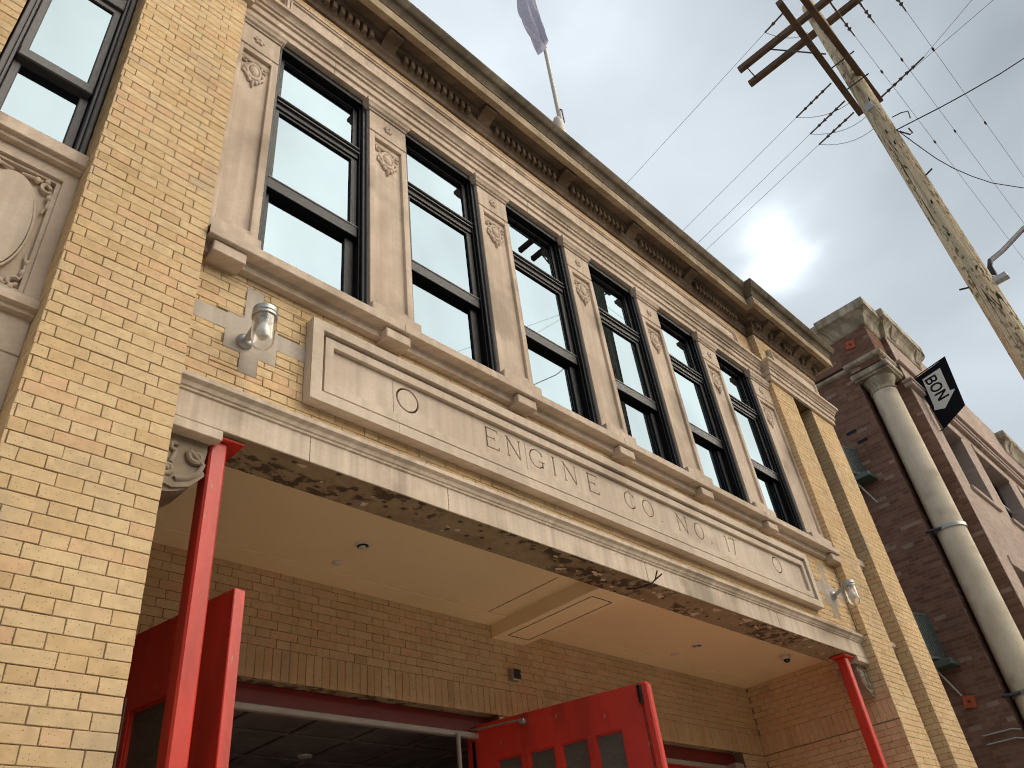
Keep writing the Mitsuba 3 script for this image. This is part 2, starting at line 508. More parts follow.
# ---- masonry cores
core = part('brick_pier', cbox(.568 + M, 1.212 - M, -.1 + M, .5, 0, 8.6, 0), 'm_mortar')
lay(core, flemish(.568, 1.212, 0, 7.70, .0634, phase=1.212 - .1572, parity=0), front(-.1), 1, 300)
lay(core, flemish(-.1, .25, 0, 7.7, .0634, phase=-.1), left_face(.568), 2, 0)
core = part('brick_pier', cbox(-.655, .030 - M, -.1 + M, .5, 0, 8.6, 0), 'm_mortar')
lay(core, flemish(-.655, .030, 0, 7.70, .0634, phase=.030 - .1572), front(-.1), 3, 60, least=8)
core = part('brick_pier', cbox(8.98 + M, 9.588 - M, -.1 + M, .5, 0, 8.6, 0), 'm_mortar')
lay(core, flemish(8.98, 9.588, 0, 7.70, .0618, phase=8.98, parity=1), front(-.1), 4, 150, least=7.5)
lay(core, flemish(-.1, 0, 4.2, 7.66, .0618, phase=-.1 + .0786), left_face(8.98), 5, 40, least=8)
core = part('brick_pier', cbox(10.12 + M, 10.80 - M, -.1 + M, 3.0, 0, 8.6, 0), 'm_mortar')
lay(core, flemish(10.12, 10.80, 0, 7.70, .0618, phase=10.12), front(-.1), 6, 60, least=7.5)
lay(core, flemish(-.1, .25, 0, 7.70, .0618, phase=-.1), left_face(10.12), 7, 60, least=8)
# wall above the pavilions
for a, b in ((-.655, 1.212), (8.98, 10.80)):
    k = part('upper_wall', cbox(a + M, b - M, -.1 + M, .5, 7.72, 8.62, 0), 'm_mortar')
    lay(k, flemish(a, b, 7.72, 8.60, .0618, holes=[(a + .22, b - .22, 8.0, 8.33)], phase=a), front(-.1), 8, 40, least=9)
lay(k, flemish(-.1, 0, 7.72, 8.60, .0618, phase=-.1 + .0786), left_face(8.98), 9, 0)
part('body', cbox(-.655, 10.795, .5, 14, 4.2, 9.0, 0), 'm_mortar')
tag(f'{FS}__body', 'flat roofed body of the building behind the street front')

# ---- spandrel with the name panel
PX0, PX1, PZ0, PZ1 = 1.938, 8.115, 4.325, 4.925
CROSS1 = [(1.212, 1.938, 4.61, 4.725), (1.437, 1.752, 4.49, 4.738), (1.537, 1.643, 4.36, 4.978)]
CROSS2 = [(8.115, 8.98, 4.60, 4.715), (8.42, 8.735, 4.48, 4.728), (8.525, 8.63, 4.35, 4.968)]
w = part('wall', cbox(XL, XR, M, .45, 4.19, 5.2, 0), 'm_mortar')
lay(w, flemish(XL, XR, 4.2025, 5.13, .0615, holes=[(PX0, PX1, PZ0, PZ1)] + CROSS1 + CROSS2, phase=.527 * 3.2), front(0), 10, 300, least=9)
k = part('upper_wall', cbox(XL, XR, M, .5, 7.9, 8.62, 0), 'm_mortar')
lay(k, flemish(XL, XR, 8.22, 8.60, .0615, holes=[(1.54, 8.46, 7.9, 8.28)], phase=.05), front(0), 11, 80, least=9)
for cr in (CROSS1, CROSS2):
    shp = union_all([sbox(a, c, b, d) for a, b, c, d in cr])
    k = part('cement_patch', extr(shp, -.0005, .02), 'm_cement')
    tag(k, 'stepped cross of grey cement patched into the brick behind the wall lamp')

# ---- name panel
def ring(x, z, ro, ri):
    return Point(x, z).buffer(ro, 32).difference(Point(x, z).buffer(ri, 32))


def stroke(pts, w=.0085):
    return LineString(pts).buffer(w * .68, cap_style='flat')


def letter(ch, w, h):
    t, s = [], .016

    def V(x, z0=0., z1=1., wd=.010):
        return stroke([(x * w, z0 * h), (x * w, z1 * h)], wd)

    def S(x, z, l=s):
        return stroke([(x * w - l, z * h), (x * w + l, z * h)], .006)
    if ch == 'E':
        t = [V(.08), stroke([(0, 0), (w, 0)], .007), stroke([(0, h), (.95 * w, h)], .007), stroke([(.08 * w, .52 * h), (.68 * w, .52 * h)], .006),
             stroke([(w, 0), (w, .16 * h)], .006), stroke([(.95 * w, h), (.95 * w, .86 * h)], .006), stroke([(.68 * w, .43 * h), (.68 * w, .61 * h)], .006)]
    elif ch == 'N':
        t = [V(.06, wd=.006), V(.94, wd=.006), stroke([(.03 * w, h), (.94 * w, 0)], .011), S(.06, 0), S(.94, 1), S(0., 1, .012)]
    elif ch in 'GCO':
        o = affinity.scale(Point(0, 0).buffer(1, 48), w / 2, h / 2)
        i = affinity.translate(affinity.scale(Point(0, 0).buffer(1, 48), w / 2 - .0125, h / 2 - .008), 0, 0)
        o = affinity.translate(o.difference(i), w / 2, h / 2)
        if ch != 'O':
            o = o.difference(sbox(.72 * w, .26 * h, 1.2 * w, .74 * h))
            t = [o, stroke([(.84 * w, .70 * h), (.84 * w, .90 * h)], .006)]
            if ch == 'G':
                t += [stroke([(.86 * w, .08 * h), (.86 * w, .40 * h)], .009), stroke([(.64 * w, .40 * h), (1.02 * w, .40 * h)], .006)]
            else:
                t += [stroke([(.84 * w, .10 * h), (.84 * w, .27 * h)], .006)]
        else:
            t = [o]
    elif ch in 'I1':
        t = [V(.5), S(.5, 0), S(.5, 1) if ch == 'I' else stroke([(.5 * w - .02, .92 * h), (.5 * w, h)], .007)]
    elif ch == '7':
        t = [stroke([(0, h), (w, h)], .008), stroke([(w, h), (.45 * w, 0)], .010), stroke([(0, h), (0, .84 * h)], .006), S(.45, 0)]
    elif ch == '.':
        t = [Point(0, .008).buffer(.008)]
    return union_all(t).simplify(.0006)


LET = [('E', 3.372, .125), ('N', 3.582, .135), ('G', 3.812, .160), ('I', 4.068, .02), ('N', 4.192, .140), ('E', 4.470, .128), ('C', 4.930, .150), ('O', 5.176, .152),
       ('.', 5.435, 0), ('N', 5.680, .145), ('O', 5.942, .148), ('.', 6.19, 0), ('1', 6.47, .02), ('7', 6.545, .09)]
LZ, LH = 4.563, .160
cuts = [affinity.translate(letter(c, w_, LH), x, LZ) for c, x, w_ in LET]
cuts += [ring(2.682, 4.645, .093, .079), ring(7.42, 4.655, .088, .074)]
for jx in (2.565, 3.775, 5.02, 6.285, 7.02):
    cuts.append(stroke([(jx, 4.41), (jx, 4.85)], .0035))
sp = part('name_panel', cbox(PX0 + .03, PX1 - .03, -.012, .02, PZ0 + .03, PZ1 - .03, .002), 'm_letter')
tag(sp, 'long stone name panel engraved ENGINE CO. NO. 17 between two rings')
outer, inner = sbox(PX0, PZ0, PX1, PZ1), sbox(PX0 + .075, PZ0 + .07, PX1 - .075, PZ1 - .07)
for i, xa in enumerate((PX0, 2.57, 3.78, 5.03, 6.29, 7.0)):
    xb = (2.57, 3.78, 5.03, 6.29, 7.0, PX1)[i]
    seg = sbox(xa + (.0012 if i else 0), 0, xb - (.0012 if i < 5 else 0), 9)
    fr = outer.difference(inner).intersection(seg)
    for g_ in getattr(fr, 'geoms', [fr]):
        put(f'{sp}__frame', extr(g_, -.075, .005), 'm_panel')
    fr3 = inner.buffer(-.027, join_style='mitre').difference(inner.buffer(-.085, join_style='mitre')).intersection(seg)
    for g_ in getattr(fr3, 'geoms', [fr3]):
        put(f'{sp}__border', extr(g_, -.056, .0), 'm_panel')
field = inner.buffer(-.087, join_style='mitre').difference(union_all(cuts))
k = put(f'{sp}__field', extr(field, -.028, -.0115), 'm_panel')
tag(k, 'sunk panel field with the letters ENGINE CO. NO. 17 and two rings cut into it')

# ---- entrance lintel, soffit and end brackets
lin = part('lintel', cbox(XL, XR, -.004, .27, 3.955, 4.19, .004), 'm_lintel')
tag(lin, 'streaked pale stone lintel over the entrance')
cap = [(0, 4.115), (.012, 4.118), (.014, 4.132), (.022, 4.135), (.03, 4.155), (.046, 4.168), (.05, 4.172), (.05, 4.198), (.0, 4.2035)]
put(f'{lin}__cap_moulding', sweep([(XL, -.002), (XR, -.002)], cap), 'm_lintel')
for jx in (2.0, 3.0, 5.05, 7.1):
    put(f'{lin}__joint', cbox(jx - .0016, jx + .0016, -.0055, .0, 3.956, 4.113, 0), 'm_groove')
# the broken concrete underside, as a rough sheet
nx, ny = 460, 26
gx, gy = np.meshgrid(np.linspace(XL, XR, nx), np.linspace(-.003, .272, ny), indexing='ij')
pp = np.stack([gx * 5, gy * 8, gx * 0 + 3.3], -1)
dz = (meshkit.fbm(pp, 5, 4) - .5) * .022 + np.maximum(meshkit.fbm(pp * 2.3 + 7, 3, 9) - .58, 0) * .05
edge = np.clip(np.minimum(gy + .003, .272 - gy) / .02, 0, 1)
gz = 3.950 + dz * edge
idx = np.arange(nx * ny).reshape(nx, ny)
q = np.stack([idx[:-1, :-1], idx[:-1, 1:], idx[1:, 1:], idx[1:, :-1]], -1).reshape(-1, 4)
k = put(f'{lin}__soffit', (np.stack([gx, gy, gz], -1).reshape(-1, 3), q), 'm_soffit', True)
tag(k, 'crumbling brown concrete underside of the lintel with dark holes')
rb = [[(5.06, .05, 3.935), (5.085, -.005, 3.945), (5.105, -.03, 3.972), (5.075, -.085, 4.02)], [(5.10, -.02, 3.965), (5.135, -.085, 4.008)], [(4.97, .16, 3.938), (5.02, .1, 3.93), (5.085, -.005, 3.945)]]
for r_ in rb:
    k = put(f'{lin}__bent_wire', tube(r_, .006, 6), 'm_rust', True)
for x0_, x1_, sgn in ((XL, 1.50, 1), (8.69, XR, -1)):
    k = put(f'{lin}__bearing_block', cbox(x0_, x1_, -.0075, .268, 3.895, 3.952, .004), 'm_lintel')


def spiral(cx, cz, r0, r1, a0, a1, n=26):
    t = np.linspace(0, 1, n)
    r, a = r0 + (r1 - r0) * t, a0 + (a1 - a0) * t
    return np.stack([cx + r * np.cos(a), cz + r * np.sin(a)], 1)


def scroll_bracket():
    """Console in x and z: jamb on the left at x = 0."""
    t = np.linspace(0, 1, 14)
    lower = [(.24 * math.cos(a * math.pi / 2) ** .8, .22 - .21 * math.sin(a * math.pi / 2)) for a in t]
    poly = Polygon([(0, .335), (.245, .335), (.25, .29), (.245, .25)] + lower + [(0, .0)]).buffer(0)
    body = extr(poly, .0, .205)
    band = []
    a_ = spiral(.195, .235, .010, .042, 2.2, 2.2 - 5.9)
    b_ = spiral(.060, .135, .040, .010, 3.3, 3.3 + 5.4)
    mid = [(.232, .20), (.215, .15), (.165, .105), (.105, .085)]
    s1 = np.vstack([a_, mid])
    band.append(tube([(x, -.006, z) for x, z in s1], .017, 8))
    band.append(tube([(x, -.006, z) for x, z in b_], .015, 8))
    s2 = np.vstack([spiral(.085, .265, .008, .026, .5, .5 + 4.6), [(.085, .21), (.075, .17)]])
    band.append(tube([(x, -.004, z) for x, z in s2], .012, 8))
    band.append(ell((.195, -.008, .235), (.016, .014, .016)))
    band.append(ell((.060, -.008, .135), (.016, .014, .016)))
    leaf_ = extr(LineString([(.03, .075), (.1, .06), (.17, .085), (.225, .15)]).buffer(.02), -.012, .01)
    return body, cat(band + [leaf_])


sb, sr = scroll_bracket()
for mirrored in (0, 1):
    mv = (lambda m: mirror_x(xf(m, trimesh.transformations.translation_matrix((XL, .06, 3.56))), 5.096)) if mirrored else (lambda m: xf(m, trimesh.transformations.translation_matrix((XL, .06, 3.56))))
    k = part('scroll_bracket', mv(sb), 'm_bracket_shaded')
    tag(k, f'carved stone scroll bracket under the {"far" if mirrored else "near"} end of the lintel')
    put(f'{k}__volute', mv(sr), 'm_bracket_shaded', 40)

# ---- entrance recess
BY = 1.49
OPEN = [(1.55, 4.79), (5.42, 8.50)]
holes = [(a, b, -1, 3.33) for a, b in OPEN]
wall2 = part('entry_wall', cat(cbox(XL, 1.55, BY + M, 1.75, 0, 4.1, 0), cbox(4.79, 5.42, BY + M, 1.75, 0, 4.1, 0), cbox(8.50, XR, BY + M, 1.75, 0, 4.1, 0),
                               cbox(XL, XR, BY + M, 1.75, 3.335, 4.1, 0)), 'm_mortar')
lay(wall2, flemish(XL, XR, 3.538, 4.075, .0605, phase=.03), front(BY), 20, 300, least=9)
lay(wall2, flemish(XL, XR, 0, 3.33, .0615, holes=holes, phase=.03), front(BY), 21, 60, least=9)
lay(wall2, soldiers(XL, XR, 3.33, 3.538), front(BY), 22, 120, name='soldier_brick', least=9)
side = part('side_wall', cbox(XR - .01 + M, XR + .3, -.1 + M * 2, BY + .2, 0, 4.19, 0), 'm_mortar')
lay(side, flemish(-.1, BY, 0, 3.33, .0615, phase=-.1) + flemish(-.1, BY, 3.538, 4.19, .0605, phase=-.1) + soldiers(-.1, BY, 3.33, 3.538), left_face(XR - .01), 23, 220, least=8)
part('side_wall', cbox(XL - .2, XL - .003, .0, BY + .2, 0, 4.19, 0), 'm_mortar')
for a, b in OPEN:
    k = part('door_lintel', cbox(a, b, BY + .012, 1.66, 3.334, 3.36, .003), 'm_soffit')
    tag(k, 'rough grey concrete over the doorway')
    k = part('door_frame', cat(cbox(a, b, 1.60, 1.72, 3.19, 3.333, .006), cbox(a, a + .1, 1.60, 1.72, 0, 3.19, .006), cbox(b - .1, b, 1.60, 1.72, 0, 3.19, .006)), 'm_red_shaded')
    tag(k, 'red timber door frame darkened to stand in for recess shade')
    put(f'{k}__track', cbox(a + .1, b - .1, 1.55, 1.60, 3.150, 3.192, .006), 'm_whitepaint')
ceil_ = part('entry_ceiling', cbox(XL, XR, .262, BY + .1, 4.075, 4.18, 0), 'm_ceiling')
tag(ceil_, 'cream painted ceiling of the entrance recess')
put(f'{ceil_}__border', cbox(XL, 4.788, 1.28, BY - .002, 4.062, 4.08, .006), 'm_ceiling')
put(f'{ceil_}__border', cbox(5.192, XR - .02, 1.28, BY - .002, 4.062, 4.08, .006), 'm_ceiling')
put(f'{ceil_}__joint', cbox(4.572, 4.580, .5, 1.28, 4.0725, 4.08, 0), 'm_groove')
beam = part('beam', cbox(4.79, 5.19, .268, BY - .002, 3.953, 4.09, .006), 'm_ceiling')
tag(beam, 'cream painted beam across the recess ceiling')
for gx_ in (4.865, 5.115):
    put(f'{beam}__groove', cbox(gx_ - .006, gx_ + .006, .42, 1.36, 3.9515, 3.96, 0), 'm_groove')
for gy_ in (.42, 1.36):
    put(f'{beam}__groove', cbox(4.865, 5.115, gy_ - .005, gy_ + .005, 3.951, 3.96, 0), 'm_groove')
# engine hall behind the doors
hall = part('engine_hall', cat(cbox(XL, XR, 9.0, 9.1, 0, 3.6, 0), cbox(XL - .1, XL, 1.75, 9.1, 0, 3.6, 0), cbox(XR, XR + .1, 1.75, 9.1, 0, 3.6, 0), cbox(XL, XR, 1.75, 9.1, -.05, .004, 0)), 'm_hall')
tag(hall, 'dark hall seen through the open doorway')
tin = part('hall_ceiling', cbox(XL, XR, 1.74, 9.1, 3.45, 3.6, 0), 'm_tin')
tag(tin, 'dark pressed metal ceiling of the hall')
for i in range(13):
    put(f'{tin}__rib', cbox(XL + .1 + i * .61, XL + .15 + i * .61, 1.75, 9.0, 3.425, 3.452, .008), 'm_tin')
for i in range(8):
    put(f'{tin}__rib', cbox(XL, XR, 2.2 + i * .7, 2.25 + i * .7, 3.43, 3.452, .008), 'm_tin')

for hx_, hy_ in ((2.9, 3.4), (4.3, 3.5), (3.4, 5.2)):
    put(f'{tin}__light_disc', lathe([(0, -.02), (.06, -.018), (.07, 0), (0, 0)], (hx_, hy_, 3.45), 16), 'm_plastic', 40)
# ---- doors
def door(name, label, hx, hy, fx, fy, panes, top=3.25):
    """A leaf from its hinge (hx, hy) to its free edge (fx, fy)."""
    L = math.hypot(fx - hx, fy - hy)
    ang = math.atan2(fy - hy, fx - hx)
    Mx = trimesh.transformations.translation_matrix((hx, hy, 0)) @ trimesh.transformations.rotation_matrix(ang, (0, 0, 1))
    th = .058
    leaf = sbox(0, .03, L, top)
    wins = [sbox(a, z0, b, z1) for a, b, z0, z1 in panes]
    body = leaf.difference(union_all(wins)) if wins else leaf
    m = extr(body, 0, th)
    k = part(name, xf(m, Mx), 'm_red')
    tag(k, label)
    for a, b, z0, z1 in panes:
        put(f'{k}__pane', xf(cbox(a, b, .024, .032, z0, z1, 0), Mx), 'm_frosted')
        rim = sbox(a - .002, z0 - .002, b + .002, z1 + .002).difference(sbox(a + .012, z0 + .012, b - .012, z1 - .012))
        put(f'{k}__bead', xf(extr(rim, .008, .05), Mx), 'm_red')
    return k, Mx, L


panes = [(a, b, 2.30, 2.972) for a, b in ((.246, .458), (.519, .735), (.788, 1.004), (1.064, 1.283))]
panes += [(a, b, 1.50, 2.22) for a, b, _, _ in panes]
dk, Mx, L = door('door_leaf', 'bright red door leaf folded open towards the street, four frosted panes in its top row', 4.576, 1.65, 5.017, .188, panes)
put(f'{dk}__edge_strip', xf(cbox(L - .052, L + .012, -.014, .075, .03, 3.248, .012), Mx), 'm_red')
put(f'{dk}__bumper', xf(cbox(L - .072, L - .038, -.040, -.004, 3.10, 3.236, .010), Mx), 'm_dome')
put(f'{dk}__gap', xf(cbox(L - .062, L - .057, -.0035, .0, .03, 3.10, 0), Mx), 'm_rust')
arm = put(f'{dk}__closer_arm', xf(cat(tube([(.02, -.03, 3.215), (.50, -.045, 3.195)], .009, 8), cbox(.485, .535, -.052, -.003, 3.165, 3.205, .006), ell((.02, -.03, 3.21), (.02, .02, .03))), Mx), 'm_galv', 40)
put(f'{dk}__strap', xf(cbox(.045, .075, -.012, -.001, 2.2, 3.13, .004), Mx), 'm_dome')
part('door_post', cyl((4.37, 1.53, 0), (4.37, 1.53, 3.16), .018, n=12), 'm_whitepaint', 40)
tag(f'{FS}__door_post', 'thin pale upright rod beside the open red door')
dl, Mx2, L2 = door('door_leaf', 'dark red folding door leaf seen in shade behind the near red post', 1.50, 1.66, 1.743, .188, [(.78, 1.24, .9, 2.86)])
put(f'{dl}__edge_strip', xf(cbox(L2 - .004, L2 + .010, -.004, .062, .03, 3.251, .004), Mx2), 'm_red')
put(f'{dl}__weatherstrip', xf(cbox(.735, .747, -.006, .0, .3, 2.93, .002), Mx2), 'm_whitepaint')
d3, Mx3, L3 = door('door_leaf', 'red door leaf standing closed in the far doorway', 5.52, 1.63, 8.40, 1.63, [], top=3.19)

# ---- stone window storey
SY = -.03
WX = [1.547 + 1.222 * i for i in range(6)]
WW = .842
PR = [(XL, WX[0])] + [(WX[i] + WW, WX[i + 1]) for i in range(5)] + [(WX[5] + WW, XR)]
CEN = [(XL + .11 + WX[0]) / 2 - .06] + [(a + b) / 2 for a, b in PR[1:6]] + [(PR[6][0] + .19)]
ZS, ZH = 5.19, 7.67


def relief(cx, cz, w, h, y):
    """A carved cartouche with scrolls, leaves and a pendant."""
    b = [ell((cx, y, cz), (w * .17, .024, h * .17)), ]
    b.append(xf(trimesh.creation.torus(1, .22, major_sections=20, minor_sections=8), trimesh.transformations.translation_matrix((cx, y, cz)) @ np.diag([w * .23, 1, h * .22, 1]) @ trimesh.transformations.rotation_matrix(math.pi / 2, (1, 0, 0)) @ np.diag([1, 1, .05, 1])))
    for s in (-1, 1):
        sp_ = spiral(cx + s * w * .34, cz + h * .22, w * .03, w * .14, 0, s * 5.2)
        b.append(tube([(x, y, z) for x, z in sp_], .010, 6))
        sp_ = spiral(cx + s * w * .30, cz - h * .12, w * .02, w * .11, 1.2, 1.2 - s * 5.0)
        b.append(tube([(x, y, z) for x, z in sp_], .009, 6))
        b.append(tube([(cx + s * w * .46, y, cz + h * .30), (cx + s * w * .20, y, cz + h * .27), (cx, y, cz + h * .31)], .012, 6))
        for a, e in ((.20, -.24), (.12, -.33), (.30, -.02)):
            b.append(ell((cx + s * w * a, y, cz + h * e), (w * .07, .016, h * .075), 1))
        b.append(tube([(cx + s * w * .36, y, cz - h * .05), (cx + s * w * .22, y, cz - h * .26), (cx, y, cz - h * .36)], .009, 6))
    for i in range(4):
        b.append(ell((cx, y, cz - h * (.34 + .055 * i)), (w * (.075 - .012 * i), .015, h * .04), 1))
    return cat(b)


def stone_pier(a, b, c, full):
    k = part('stone_pier', cat(cbox(a, b, SY + .026, .30, ZS, ZH, .003)), 'm_stone')
    # raised border, cap block, plinth
    st = .055
    fr = [(a, a + st, ZS + .13, 7.27), (b - st, b, ZS + .13, 7.27), (a + st, b - st, ZS + .13, ZS + .21), (a + st, b - st, 7.215, 7.27)]
    for p, q_, r, s in fr:
        put(f'{k}__border', cbox(p, q_, SY, SY + .03, r, s, .003), 'm_stone')
    put(f'{k}__cap_block', cbox(a, b, SY, SY + .03, 7.288, 7.535, .004), 'm_stone')
    cp = [(0, 7.545), (.006, 7.55), (.008, 7.565), (.022, 7.575), (.030, 7.60), (.040, 7.615), (.042, 7.655), (0, 7.668)]
    put(f'{k}__cap_moulding', sweep([(a, .1), (a, SY), (b, SY), (b, .1)], cp), 'm_stone')
    put(f'{k}__plinth', cbox(a - (.02 if full else 0), b + (.02 if full else 0), -.085, .04, ZS - .004, ZS + .118, .006), 'm_stone')
    put(f'{k}__ornament', relief(c, 7.03, min(.26, b - a - .11), .36, SY + .018), 'm_stone', 40)
    ro = [ell((c, SY - .004, 7.41), (.034, .014, .034)), ell((c, SY - .014, 7.41), (.013, .012, .013), 1)]
    for i in range(6):
        ro.append(ell((c + .03 * math.cos(i * 1.047), SY - .002, 7.41 + .03 * math.sin(i * 1.047)), (.017, .012, .017), 1))
    put(f'{k}__rosette', cat(ro), 'm_stone', 40)
    return k


for i, (a, b) in enumerate(PR):
    stone_pier(a, b, CEN[i], 0 < i < 6)

led = part('sill_ledge', sweep([(XL, 0), (XR, 0)], [(0, 5.045), (.045, 5.05), (.05, 5.085), (.06, 5.112), (.128, 5.115), (.132, 5.12), (.132, 5.180), (.128, 5.185), (0, 5.21)]), 'm_stone')
tag(led, 'long stone sill ledge under the six windows')
for jx in (2.6, 4.97, 7.3):
    put(f'{led}__joint', cbox(jx - .0015, jx + .0015, -.1335, -.12, 5.121, 5.179, 0), 'm_groove')
for c in [1.355] + [(a + b) / 2 - .02 for a, b in PR[1:6]] + [8.87]:
    k = part('ledge_bracket', cbox(c - .1, c + .1, -.112, .01, 5.022, 5.10, .005), 'm_stone')

# ---- the six windows: one is built, five are copies of its pieces
x0, x1 = WX[0], WX[0] + WW
WIN = {}


def wpart(name, m, b, smooth=False):
    WIN.setdefault(name, []).append(ply(m, b, smooth))


fy0, fy1 = .010, .30
wpart('frame', cat(cbox(x0, x0 + .040, fy0, fy1, ZS, ZH, .004), cbox(x1 - .040, x1, fy0, fy1, ZS, ZH, .004), cbox(x0 + .04, x1 - .04, fy0, fy1, 7.60, ZH, .004),
                   cbox(x0 + .04, x1 - .04, fy0, fy1, ZS, 5.235, .004), cbox(x0 + .04, x0 + .052, .038, fy1, 5.235, 7.60, .003), cbox(x1 - .052, x1 - .04, .038, fy1, 5.235, 7.60, .003)), 'm_black')
wpart('bead', cbox(x0 + .0, x0 + .012, -.006, .012, ZS, ZH, .004), 'm_greyframe')
wpart('bead', cbox(x1 - .014, x1 - .001, -.010, .012, ZS, ZH, .004), 'm_greyframe')
a0, a1 = x0 + .052, x1 - .052
wpart('transom', cat(cbox(a0, a1, .050, .16, 6.900, 7.030, .006), cbox(a0, a1, .036, .055, 7.000, 7.030, .006), cbox(a0, a1, .040, .055, 6.950, 6.973, .006)), 'm_black')
for zz in (7.011, 6.957):
    wpart('lit_edge_strip', cbox(a0, a1, .031, .038, zz, zz + .012, .002), 'm_greyframe')  # pale strips painted in as the lit edges of the transom
wpart('top_sash', cat(cbox(a0, a0 + .045, .070, .100, 7.03, 7.60, .003), cbox(a1 - .045, a1, .070, .100, 7.03, 7.60, .003), cbox(a0, a1, .070, .100, 7.56, 7.60, .003)), 'm_black')
wpart('upper_sash', cat(cbox(a0, a0 + .045, .063, .100, 6.01, 6.90, .004), cbox(a1 - .060, a1, .063, .100, 6.01, 6.90, .004), cbox(a0, a1, .063, .100, 6.87, 6.90, .004), cbox(a0, a1, .053, .135, 6.00, 6.115, .006)), 'm_black')
wpart('meeting_strip', cbox(a0, a1, .048, .055, 6.102, 6.116, .003), 'm_greyframe')
wpart('lower_sash', cat(cbox(a0, a0 + .055, .096, .135, 5.235, 6.00, .004), cbox(a1 - .08, a1, .096, .135, 5.235, 6.00, .004), cbox(a0, a1, .096, .135, 5.235, 5.33, .004)), 'm_black')
# single sheets let the light through once
for name, boxes in (('pane', ((a0 + .03, a1 - .03, .0815, 7.02, 7.57), (a0 + .04, a1 - .05, .0815, 6.10, 6.88), (a0 + .05, a1 - .07, .1135, 5.32, 6.01))),):
    WIN[name] = [ply((np.array([[p, y_, r], [q_, y_, r], [q_, y_, s], [p, y_, s]]), np.array([[0, 1, 2], [0, 2, 3]])), 'm_glass') for p, q_, y_, r, s in boxes]
NTH = ['nearest of the six upper windows', 'second upper window from the near end', 'third upper window from the near end', 'fourth upper window, the pole mirrored in it', 'fifth upper window from the near end', 'farthest of the six upper windows']
for i in range(6):
    wk = numbered(f'{FS}__window')
    tag(wk, NTH[i])
    for name, ds in WIN.items():
        for d_ in ds:
            put(f'{wk}__{name}', d_, None, to_world=shift(1.222 * i))
rm = part('upper_room', cat(cbox(XL, XR, .49, .498, 5.0, 7.75, 0), cbox(XL, XR, .30, .49, 5.0, 5.02, 0), cbox(XL, XR, .30, .49, 7.74, 7.75, 0)), 'm_room')
tag(rm, 'dark room behind the upper windows')

# ---- entablature
PATH = [(-.655, 3.0), (-.655, -.1), (XL, -.1), (XL, 0), (XR, 0), (XR, -.1), (10.80, -.1), (10.80, 4.0)]
arch = part('architrave', sweep(PATH, [(0, 7.672), (.034, 7.674), (.034, 7.750), (.052, 7.752), (.052, 7.828), (.070, 7.830), (.070, 7.868), (.086, 7.870), (.088, 7.885), (.100, 7.905), (.112, 7.918), (.128, 7.921), (.128, 7.958), (.07, 7.975), (0, 7.99)]), 'm_stone')
tag(arch, 'stepped stone architrave over the window heads')
part('window_head', cbox(XL, XR, SY + .01, .3, ZH, 7.9, .002), 'm_stone')
for jx in (2.03, 3.05, 4.32, 5.50, 6.74, 7.93):
    put(f'{arch}__joint', cbox(jx - .0018, jx + .0018, -.0355, -.0, 7.677, 7.749, 0), 'm_groove')
    put(f'{arch}__joint', cbox(jx - .0018, jx + .0018, -.0535, -.0, 7.753, 7.827, 0), 'm_groove')
    put(f'{arch}__joint', cbox(jx - .0018, jx + .0018, -.1295, -.1, 7.923, 7.957, 0), 'm_groove')


def frieze(xa, xb, za, zb, y):
    k = part('frieze_panel', cbox(xa, xb, y - .046, y + .02, za, zb, .004), 'm_stone')
    o = sbox(xa + .012, za + .012, xb - .012, zb - .012)
    put(f'{k}__rim', extr(o.difference(o.buffer(-.022, join_style='mitre')), y - .066, y - .044), 'm_stone')
    i = o.buffer(-.036, join_style='mitre')
    put(f'{k}__rim', extr(i.difference(i.buffer(-.016, join_style='mitre')), y - .060, y - .044), 'm_stone')
    return k


tag(frieze(1.53, 8.46, 8.015, 8.305, 0), 'long plain stone frieze panel under the cornice')
frieze(9.22, 10.58, 8.02, 8.32, -.1)
frieze(-.42, .98, 8.02, 8.32, -.1)
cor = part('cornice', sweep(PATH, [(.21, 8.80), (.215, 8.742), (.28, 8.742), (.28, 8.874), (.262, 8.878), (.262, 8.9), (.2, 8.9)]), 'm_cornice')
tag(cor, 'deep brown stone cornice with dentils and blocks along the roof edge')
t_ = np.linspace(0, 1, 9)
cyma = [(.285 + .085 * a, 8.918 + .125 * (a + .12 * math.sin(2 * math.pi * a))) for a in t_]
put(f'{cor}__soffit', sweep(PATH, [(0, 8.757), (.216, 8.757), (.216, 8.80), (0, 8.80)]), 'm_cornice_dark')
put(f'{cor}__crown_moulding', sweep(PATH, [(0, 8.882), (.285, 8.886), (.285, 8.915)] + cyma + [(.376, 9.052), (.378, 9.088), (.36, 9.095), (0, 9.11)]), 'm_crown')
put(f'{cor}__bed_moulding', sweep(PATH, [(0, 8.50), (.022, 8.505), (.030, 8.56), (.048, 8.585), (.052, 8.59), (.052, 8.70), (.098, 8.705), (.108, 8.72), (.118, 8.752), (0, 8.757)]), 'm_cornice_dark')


def span_dentils(xa, xb, y, skip):
    out, x = [], xa
    while x < xb - .05:
        if all(abs(x + .03 - s) > .15 for s in skip):
            out.append(cbox(x, x + .046, y - .098, y - .045, 8.592, 8.692, .004))
        x += .080
    return out


mods = [(a + b) / 2 for a, b in PR[1:6]] + [1.36, 8.80]
dn = span_dentils(XL + .02, XR, 0, mods) + span_dentils(9.0, 10.82, -.1, (9.28, 9.62, 10.2, 10.58)) + span_dentils(-.65, 1.25, -.1, (.02, .55))
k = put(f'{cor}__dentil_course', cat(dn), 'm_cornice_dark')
stuff(k, 'row of small square dentils under the cornice')


